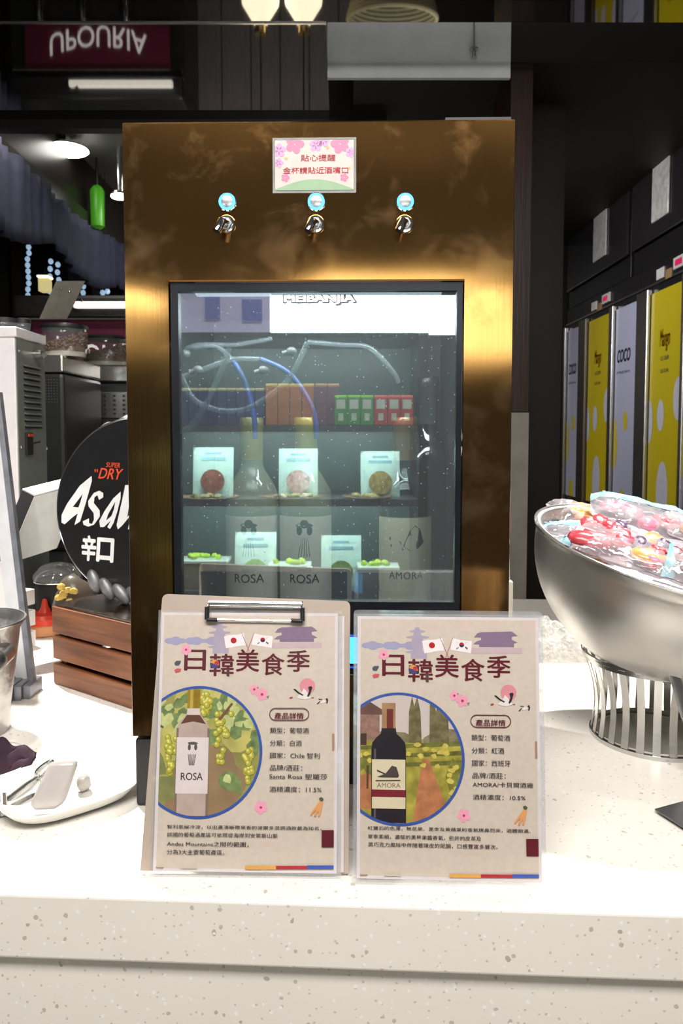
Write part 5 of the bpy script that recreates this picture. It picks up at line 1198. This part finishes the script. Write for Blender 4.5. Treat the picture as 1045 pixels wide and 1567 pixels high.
FILM = film('bag_film', (.9, .88, .92), .20, .10, .08, .004, 45)
BLUEP = mat('pack_pale_blue', s2l(138, 190, 204), .3, 0, .06, 30, .002, 60, coat=.3)
FRR = mat('frozen_red', s2l(196, 60, 70), .3, 0, .25, 60, coat=.4); FRO = mat('frozen_apricot', s2l(214, 150, 84), .3, 0, .2, 60, coat=.4); FRP = mat('frozen_plum', s2l(92, 66, 96), .3, 0, .2, 60, coat=.4); FRK = mat('frozen_pink', s2l(206, 120, 140), .3, 0, .2, 60, coat=.4)
FRD = mat('frozen_dark_red', s2l(110, 18, 34), .3, 0, .3, 60, coat=.4)
bI = bM.inverted()
def fruit_pack(px, py, lift, w, h, rz, tx_, ty_, label, seed, fruits=14, header=.35, band='top', cols=None):
    """pillow-shaped pack with printed header and fruit under clear film"""
    random.seed(seed)
    o_ = rc + nrm*lift; c = onplane(px, py, o_, nrm); l = bI @ c
    M = bM @ Matrix.Translation(l) @ Matrix.Rotation(rz, 4, 'Z') @ Matrix.Rotation(tx_, 4, 'X') @ Matrix.Rotation(ty_, 4, 'Y')
    b = thing('fruit_pack', label, 'fruit pack', M=M, group=None)
    n_ = 26; th = .018
    def Z(u, v, s=1):
        e = max(0, (1-u**6))*max(0, (1-v**6)); return s*th*e**.6*(1+.35*noise.noise(Vector((u*2.2, v*2.2, seed)))) + .0022*noise.noise(Vector((u*6, v*6, seed+3)))
    for s_, nm in ((1, 'clear_film'), (-1, 'pack_back')):
        vs = []; fs = []
        for i in range(n_+1):
            for j in range(n_+1):
                u, v = -1+2*i/n_, -1+2*j/n_; vs.append((u*w/2*(1-.04*v*v), v*h/2*(1-.04*u*u), Z(u, v, s_) if s_ > 0 else Z(u, v, -.5)-.001))
        for i in range(n_):
            for j in range(n_):
                f = (i*(n_+1)+j, (i+1)*(n_+1)+j, (i+1)*(n_+1)+j+1, i*(n_+1)+j+1); fs.append(f if s_ > 0 else f[::-1])
        obj(nm, MB().add(vs, fs), FILM if s_ > 0 else mat('pack_back_film', s2l(214, 200, 206), .35), b, False, 'all')
    # printed header following the film
    def patch(u0, u1, v0, v1, off, m_, nm, k=14):
        vs = []; fs = []
        for i in range(k+1):
            for j in range(k//2+1):
                u, v = u0+(u1-u0)*i/k, v0+(v1-v0)*j/(k//2); vs.append((u*w/2*(1-.04*v*v), v*h/2*(1-.04*u*u), Z(u, v)+off))
        q = k//2+1
        for i in range(k):
            for j in range(k//2): fs.append((i*q+j, (i+1)*q+j, (i+1)*q+j+1, i*q+j+1))
        return obj(nm, MB().add(vs, fs), m_, b, False, 'all')
    if header:
        if band == 'top': hb = patch(-1, 1, 1-2*header, 1, .0006, BLUEP, 'printed_header')
        else: hb = patch(1-2*header, 1, -1, 1, .0006, BLUEP, 'printed_header')
        ink = MB()
        for k in range(9):
            if band == 'top': u, v = -.75+k*.17, 1-.35*header
            else: u, v = 1-.5*header, -.75+k*.17
            x, y, z = u*w/2, v*h/2, Z(u, v)+.0012
            ink.add([(x-.003, y-.002, z), (x+.002, y-.002, z), (x+.003, y+.002, z), (x-.002, y+.0015, z)], [(0, 1, 2, 3)])
        obj('header_print', ink, mat('pack_ink', s2l(50, 70, 80), .5), hb, False)
    cols = cols or [FRR, FRR, FRO, FRK, FRP]
    for k in range(fruits):
        u = random.uniform(-.8, .8 if band == 'top' else .7-2*header+.3); v = random.uniform(-.8, .8-2*header if band == 'top' else .8)
        r_ = random.uniform(.009, .018); z = Z(u, v)-r_*.46
        obj('fruit_piece', MB().ell((u*w/2, v*h/2, z), (r_*random.uniform(1, 1.6), r_, r_*.55), Matrix.Rotation(random.uniform(0, PI), 3, 'Z'), 12, 7, nz=.35), random.choice(cols), b, False, 'all')
    return b
fill = obj('ice_bed', MB().lathe([(BR_*.86, -.055), (BR_*.76, -.046), (BR_*.4, -.036), (0, -.032)], 48, (0, 0, 0)), mat('ice_white', (.8, .82, .86), .2, 0, .1, 60, .006, 50), None, False, 'all')
fill.matrix_basis = bM; tag(fill, 'white ice filling under the fruit packs in the steel bowl', 'ice'); fill['kind'] = 'stuff'
fruit_pack(890, 793, -.016, .11, .075, R(10), R(8), R(4), 'orange-tinted fruit pack at the back left of the bowl', 5, 9, .0, cols=[FRO])
fruit_pack(872, 822, -.014, .085, .055, R(12), R(10), R(-6), 'pale blue fruit pack against the left rim of the bowl', 6, 5, .36, cols=[FRR, FRK])
fruit_pack(897, 848, -.018, .085, .06, R(30), R(8), R(0), 'light blue wrapped pack under the left end of the big red fruit pack', 7, 2, .85)
fruit_pack(985, 795, .014, .17, .095, R(-8), R(16), R(2), 'white and pale blue fruit pack at the top back of the bowl', 8, 6, .30, cols=[FRK, FRR])
fruit_pack(956, 838, .010, .140, .100, R(-22), R(12), R(2), 'big fruit pack with red and apricot pieces in the middle of the bowl', 9, 18, .12, 'right', cols=[FRR, FRR, FRO, FRO, FRK, FRR, FRP])
fruit_pack(1052, 868, .004, .10, .12, R(-32), R(6), R(4), 'fruit pack with dark red berries at the right frame edge', 12, 16, .0, cols=[FRD, FRD, FRR])
fruit_pack(1070, 815, .012, .12, .10, R(-10), R(6), R(6), 'blue edged fruit pack behind the dark red berry pack', 13, 8, .3, cols=[FRK, FRP, FRO])

# crumpled plastic wrap behind flyer
cw = onz(868, 1015); vs = []; fs = []; nx, ny = 40, 24
for i in range(nx+1):
    for j in range(ny+1):
        u, v = i/nx, j/ny; x = cw.x-.10+u*.22; y = cw.y+.0+v*.16
        e = (1-(2*u-1)**4)*(1-(2*v-1)**4); z = CT+.002+.062*e*(.6+.7*abs(noise.noise(Vector((u*5, v*5, 1)))))+.016*e*abs(noise.noise(Vector((u*15, v*15, 5))))
        vs.append((x, y, z))
for i in range(nx):
    for j in range(ny): fs.append((i*(ny+1)+j, (i+1)*(ny+1)+j, (i+1)*(ny+1)+j+1, i*(ny+1)+j+1))
o = obj('plastic_wrap', MB().add(vs, fs), film('crinkled_film', (.9, .88, .84), .5, .3, .08, .01, 60)); tag(o, 'crumpled clear plastic wrap on the counter behind the bowl pedestal', 'wrap')
# white carton right behind the dispenser
p0 = onz(770, 1000); a = at(770, 893, 1.42); b = at(786, 893, 1.42)
ob = thing('paper_carton', 'narrow off-white carton showing at the right side of the dispenser', 'carton', (a.x, 1.42, CT))
obj('carton_body', MB().bev(a.x-.05, b.x-.001, 1.42, 1.50, CT, at(780, 890, 1.42).z, .002), mat('offwhite_card', (.62, .58, .50), .6), ob)
obj('carton_flap', MB().hexa(Vector((b.x-.012, 1.425, at(780, 889, 1.42).z)), (.006, 0, 0), (0, .06, 0), (-.004, 0, .115)), mat('clear_flap', (.5, .5, .48), .3), ob)
# tongs leaning on the pedestal, spatula on counter
t2 = thing('serving_tongs', 'silver serving tongs leaning at the pedestal, cut by the right frame edge', 'tongs', (at(1045, 1100, 1.0).x, 1.0, CT))
obj('handle', MB().tube([at(1022, 1004, .99), at(1034, 1040, .985), at(1046, 1085, .98), at(1075, 1165, .965), at(1090, 1215, .95)], [.0065, .0075, .0075, .007, .006], 10, flat=.35), STEEL, t2, smooth=True)
obj('handle_bend', MB().tube([at(1022, 1004, .99), at(1035, 1000, 1.0), at(1062, 1000, 1.01)], .0055, 10, flat=.5), STEEL, t2, smooth=True)
sp1 = [onz(1002, 1240, CT+.004), onz(1046, 1228, CT+.004), onz(1090, 1222, CT+.004), onz(1095, 1262, CT+.004), onz(1046, 1268, CT+.004)]
sv = thing('cake_server', 'dark grey pointed server lying on the counter at the right edge', 'server', sp1[1])
mb = MB(); mb.add([p for p in sp1] + [p+Vector((0, 0, .002)) for p in sp1], [(0, 1, 2, 3, 4), (9, 8, 7, 6, 5)] + [(i, 5+i, 5+(i+1) % 5, (i+1) % 5) for i in range(5)])
obj('blade', mb, mat('dark_steel_blade', (.16, .16, .17), .3, .8), sv)
obj('grip', MB().tube([(sp1[2]+sp1[3])/2, (sp1[2]+sp1[3])/2+Vector((.12, .01, .008))], .008, 10, flat=1.4), BLACKM, sv, smooth=True)

# ---------------------------------------------------------------- open cooler across the aisle (seen mirrored in the dispenser window)
D0 = 2.75
gp = d0 - DN*.010
V0 = Vector((0, D0, 0)); V0r = V0 - 2*((V0-gp).dot(DN))*DN; V0r.z = 0
CM = Matrix.Translation(V0r) @ Matrix.Rotation(-2*YAW, 4, 'Z')
def vx(px, dd=0): return (px-522.5)/FPX*(D0+dd)
def vz(py, dd=0): return at(522, py, D0+dd).z
def cbox(mb, px0, px1, py0, py1, d0_, d1_, b=0):
    """box given by its mirrored outline at depth d0_; local y points towards the aisle reversed"""
    x0, x1 = vx(px0, d0_), vx(px1, d0_); z0, z1 = vz(py1, d0_), vz(py0, d0_)
    return mb.bev(x0, x1, -d1_, -d0_, z0, z1, b) if b else mb.box(x0, x1, -d1_, -d0_, z0, z1)
co = thing('open_cooler', 'open display cooler across the aisle, mirrored in the dispenser window', 'cooler', M=CM)
GRN = mat('cooler_back_panel', (.055, .085, .085), .4, 0, .1, 5)
obj('back_panel', cbox(MB(), 215, 640, 520, 1100, .36, .38), GRN, co, False)
obj('base_cabinet', MB().box(vx(215), vx(640), -.38, .0, 0, vz(935)), BLACKM, co, False)
obj('side_wall', cbox(MB(), 200, 214, 440, 1200, 0, .38), BLACKM, co, False)
obj('side_wall', cbox(MB(), 641, 655, 440, 1200, 0, .38), BLACKM, co, False)
for (ya, yb) in ((651, 661), (764, 775), (905, 918)):
    obj('shelf', cbox(MB(), 215, 640, ya, yb, .0, .355), mat('cooler_shelf', (.05, .055, .06), .3), co, False)
LBX = mat('cooler_lightbox', (.9, .95, 1), .4, emit=(.86, .94, 1.0), es=6.0)
obj('header_lightbox', cbox(MB(), 416, 800, 452, 508, -.02, .06), LBX, co, False)
obj('header_lightbox', cbox(MB(), 60, 258, 452, 508, -.02, .06), LBX, co, False)
obj('header_poster', cbox(MB(), 262, 414, 446, 508, -.02, .06), mat('header_poster_lilac', s2l(150, 140, 170), .5, 0, .2, 4, emit=(.45, .42, .6), es=.35), co, False)
obj('header_poster_figure', cbox(MB(), 372, 402, 458, 492, -.025, -.021).box(vx(318), vx(340), .022, .026, vz(490), vz(455)), mat('poster_figure_blue', s2l(90, 90, 150), .5, emit=(.15, .15, .35), es=.3), co, False)
obj('canopy', cbox(MB(), 215, 640, 509, 516, -.02, .38), BLACKM, co, False)
for py, pw in ((519, 4.5), (664, 6), (778, 6)):
    l_ = lamp('shelf_lamp', 'AREA', (0, 0, 0), (0, 0, -1), pw, (.88, 1, .95), shape='RECTANGLE', size=.9, size_y=.03)
    l_.matrix_basis = CM @ Matrix.Translation((vx(430), -.05, vz(py))) @ Matrix.Rotation(R(-35), 4, 'X')
    l_.parent = co; l_.matrix_basis = Matrix.Translation((vx(430), -.05, vz(py))) @ Matrix.Rotation(R(-35), 4, 'X')
ORD = ['first', 'second', 'third', 'fourth', 'fifth', 'sixth', 'seventh', 'eighth', 'ninth']
def cooler_item(name, label, cat, group, px0, px1, py0, py1, dd0, dd1, m_, parts=None):
    x = (vx(px0, dd0)+vx(px1, dd0))/2; z0 = vz(py1, dd0); r_ = CM @ Matrix.Translation((x, -dd0, z0))
    t = thing(name, label, cat, M=r_, group=group); hx = abs(vx(px1, dd0)-vx(px0, dd0))/2; H = vz(py0, dd0)-z0
    obj('carton', MB().bev(-hx, hx, -(dd1-dd0), 0, 0, H*.93, .002), m_[0], t, False)
    obj('top', MB().bev(-hx*.98, hx*.98, -(dd1-dd0)*.98, -.001, H*.932, H, .002), m_[1], t, False)
    if len(m_) > 2:
        obj('front_print', MB().box(-hx*.7, hx*.7, .0003, .0012, H*.55, H*.86).box(-hx*.4, hx*.4, .0003, .0012, H*.15, H*.4), m_[2], t, False)
    return t
navy = (mat('navy_carton', s2l(40, 52, 96), .4), mat('tan_top', s2l(190, 176, 130), .4))
orange = (mat('brown_carton', s2l(170, 104, 60), .4, 0, .2, 20), mat('yellow_top', s2l(220, 190, 110), .4))
plum = (mat('plum_carton', s2l(110, 70, 90), .4, 0, .2, 20), mat('pink_top', s2l(200, 150, 120), .4))
green = (mat('green_carton', s2l(60, 140, 50), .4), mat('lime_top', s2l(150, 230, 60), .4), mat('carton_front_pale', s2l(190, 200, 190), .4))
red = (mat('red_carton', s2l(180, 50, 50), .4), mat('coral_top', s2l(240, 120, 90), .4), MATS['carton_front_pale'])
for k in range(9): cooler_item('juice_carton', ORD[k] + ' navy drink carton with tan top from the left in the mirrored row', 'carton', 'navy cartons in the cooler', 275+k*14.5, 288.5+k*14.5, 594, 650.5, .06, .12, navy)
for k in range(4): cooler_item('juice_carton', ORD[k] + ' brown drink carton with yellow top from the left in the mirrored row', 'carton', 'brown cartons in the cooler', 407+k*18.5, 424.5+k*18.5, 587, 650.5, .06, .12, orange)
for k in range(2): cooler_item('juice_carton', ORD[k] + ' plum drink carton with pink top from the left in the mirrored row', 'carton', 'plum cartons in the cooler', 482+k*19, 500+k*19, 587, 650.5, .06, .12, plum)
for k in range(3): cooler_item('juice_carton', ORD[k] + ' green drink carton from the left in the mirrored row', 'carton', 'green cartons in the cooler', 512+k*20, 531+k*20, 605, 650.5, .03, .09, green)
for k in range(3): cooler_item('juice_carton', ORD[k] + ' red drink carton from the left in the mirrored row', 'carton', 'red cartons in the cooler', 573+k*20, 592+k*20, 605, 650.5, .03, .09, red)
PCH = mat('pouch_white', s2l(196, 222, 216), .4, 0, .1, 20, .004, 40, emit=(.75, .95, .9), es=0.0)
def pouch(px0, px1, py0, py1, dd, colr, label):
    x = (vx(px0, dd)+vx(px1, dd))/2; z0 = vz(py1, dd); t = thing('salad_pouch', label, 'pouch', M=CM @ Matrix.Translation((x, -dd, z0)) @ Matrix.Rotation(R(8), 4, 'X'))
    hx = (vx(px1, dd)-vx(px0, dd))/2; H = vz(py0, dd)-z0; n_ = 12; vs = []; fs = []
    for s_ in (1, -1):
        k0 = len(vs)
        for i in range(n_+1):
            for j in range(n_+1):
                u, v = -1+2*i/n_, j/n_; vs.append((u*hx, s_*.014*(1-u**4)*(1-v**3)*min(1, v*4+.2), v*H))
        for i in range(n_):
            for j in range(n_): fs.append((k0+i*(n_+1)+j, k0+(i+1)*(n_+1)+j, k0+(i+1)*(n_+1)+j+1, k0+i*(n_+1)+j+1))
    obj('pouch_body', MB().add(vs, fs), PCH, t, False, 'all')
    cc = MB(); pts = circ(0, H*.33, hx*.6, 20, hx*.6); cc.add([(p[0], .0165, p[1]) for p in pts], [tuple(range(20))])
    obj('round_window', cc, mat('salad_'+label.split()[0], s2l(*colr), .4, 0, .5, 60), t, False)
    bb = MB(); bb.box(-hx*.6, hx*.6, .0075, .010, H*.74, H*.80).box(-hx*.4, hx*.4, .0045, .007, H*.86, H*.90); obj('pouch_print', bb, mat('pouch_ink', s2l(110, 150, 160), .5), t, False)
pouch(294, 356, 684, 763, .12, (120, 70, 60), 'leftmost silver pouch on the middle cooler shelf')
pouch(426, 486, 686, 763, .12, (170, 130, 130), 'middle silver pouch with pink window on the middle cooler shelf')
pouch(552, 612, 690, 763, .12, (140, 120, 70), 'rightmost silver pouch on the middle cooler shelf')
pouch(357, 421, 815, 904, .10, (120, 170, 70), 'green windowed pouch standing on the lowest cooler shelf')
pouch(491, 553, 820, 904, .10, (100, 120, 60), 'olive windowed pouch standing on the lowest cooler shelf')
def dish(px0, px1, py, dd, label, seed, cols):
    x = (vx(px0, dd)+vx(px1, dd))/2; rx = (vx(px1, dd)-vx(px0, dd))/2; z0 = vz(py, dd)
    t = thing('food_plate', label, 'plate', M=CM @ Matrix.Translation((x, -dd, z0)))
    random.seed(seed)
    obj('plate', MB().lathe([(0, 0), (rx*.6, 0), (rx, .010), (rx*.98, .012), (rx*.6, .003), (0, .003)], 32), mat('brown_plate', s2l(120, 96, 70), .4), t, False, True)
    for k in range(9):
        a = random.uniform(0, 2*PI); r_ = random.uniform(0, rx*.6); obj('food_piece', MB().ell((r_*math.cos(a), r_*math.sin(a), .012), (.016, .012, .010), nz=.4), mat('food_%d' % random.randrange(len(cols)), s2l(*random.choice(cols)), .5, 0, .3), t, False, True)
dish(272, 366, 763.5, .08, 'dish of yellow food before the leftmost pouch in the cooler', 1, [(190, 170, 80), (140, 130, 80)])
dish(402, 492, 763.5, .08, 'dish of mixed meat before the middle pouch in the cooler', 2, [(120, 150, 70), (170, 120, 110), (190, 180, 170)])
dish(524, 600, 763.5, .08, 'dish of pale greens before the rightmost pouch in the cooler', 3, [(150, 150, 90), (190, 190, 150)])
def tray(px0, px1, py0, py1, dd, label, cols, seed):
    t = thing('display_box', label, 'box', M=CM @ Matrix.Translation(((vx(px0, dd)+vx(px1, dd))/2, -dd, vz(py1, dd)))); hx = (vx(px1, dd)-vx(px0, dd))/2; H = vz(py0, dd)-vz(py1, dd)
    obj('wooden_box', MB().bev(-hx, hx, -.10, 0, 0, H-.012, .002), mat('pale_box_wood', s2l(120, 110, 84), .6, 0, .15, 20), t, False)
    obj('white_tray', MB().bev(-hx*1.02, hx*1.02, -.105, .005, H-.0115, H, .003), mat('lit_white_tray', s2l(225, 240, 235), .3), t, False)
    random.seed(seed)
    for k in range(8): obj('leaf_piece', MB().ell((random.uniform(-.7, .7)*hx, random.uniform(-.08, -.02), H+.008), (.012, .010, .010), nz=.4), mat('green_bits', s2l(*cols), .5, 0, .3), t, False, True)
tray(270, 346, 858, 904, .04, 'left wooden display box with green sprouts in the cooler', (170, 200, 60), 4)
tray(408, 474, 866, 904, .01, 'middle wooden display box with a small salad in the cooler', (150, 160, 90), 5)
tray(548, 612, 868, 904, .01, 'right wooden display box with a small salad in the cooler', (180, 180, 80), 6)
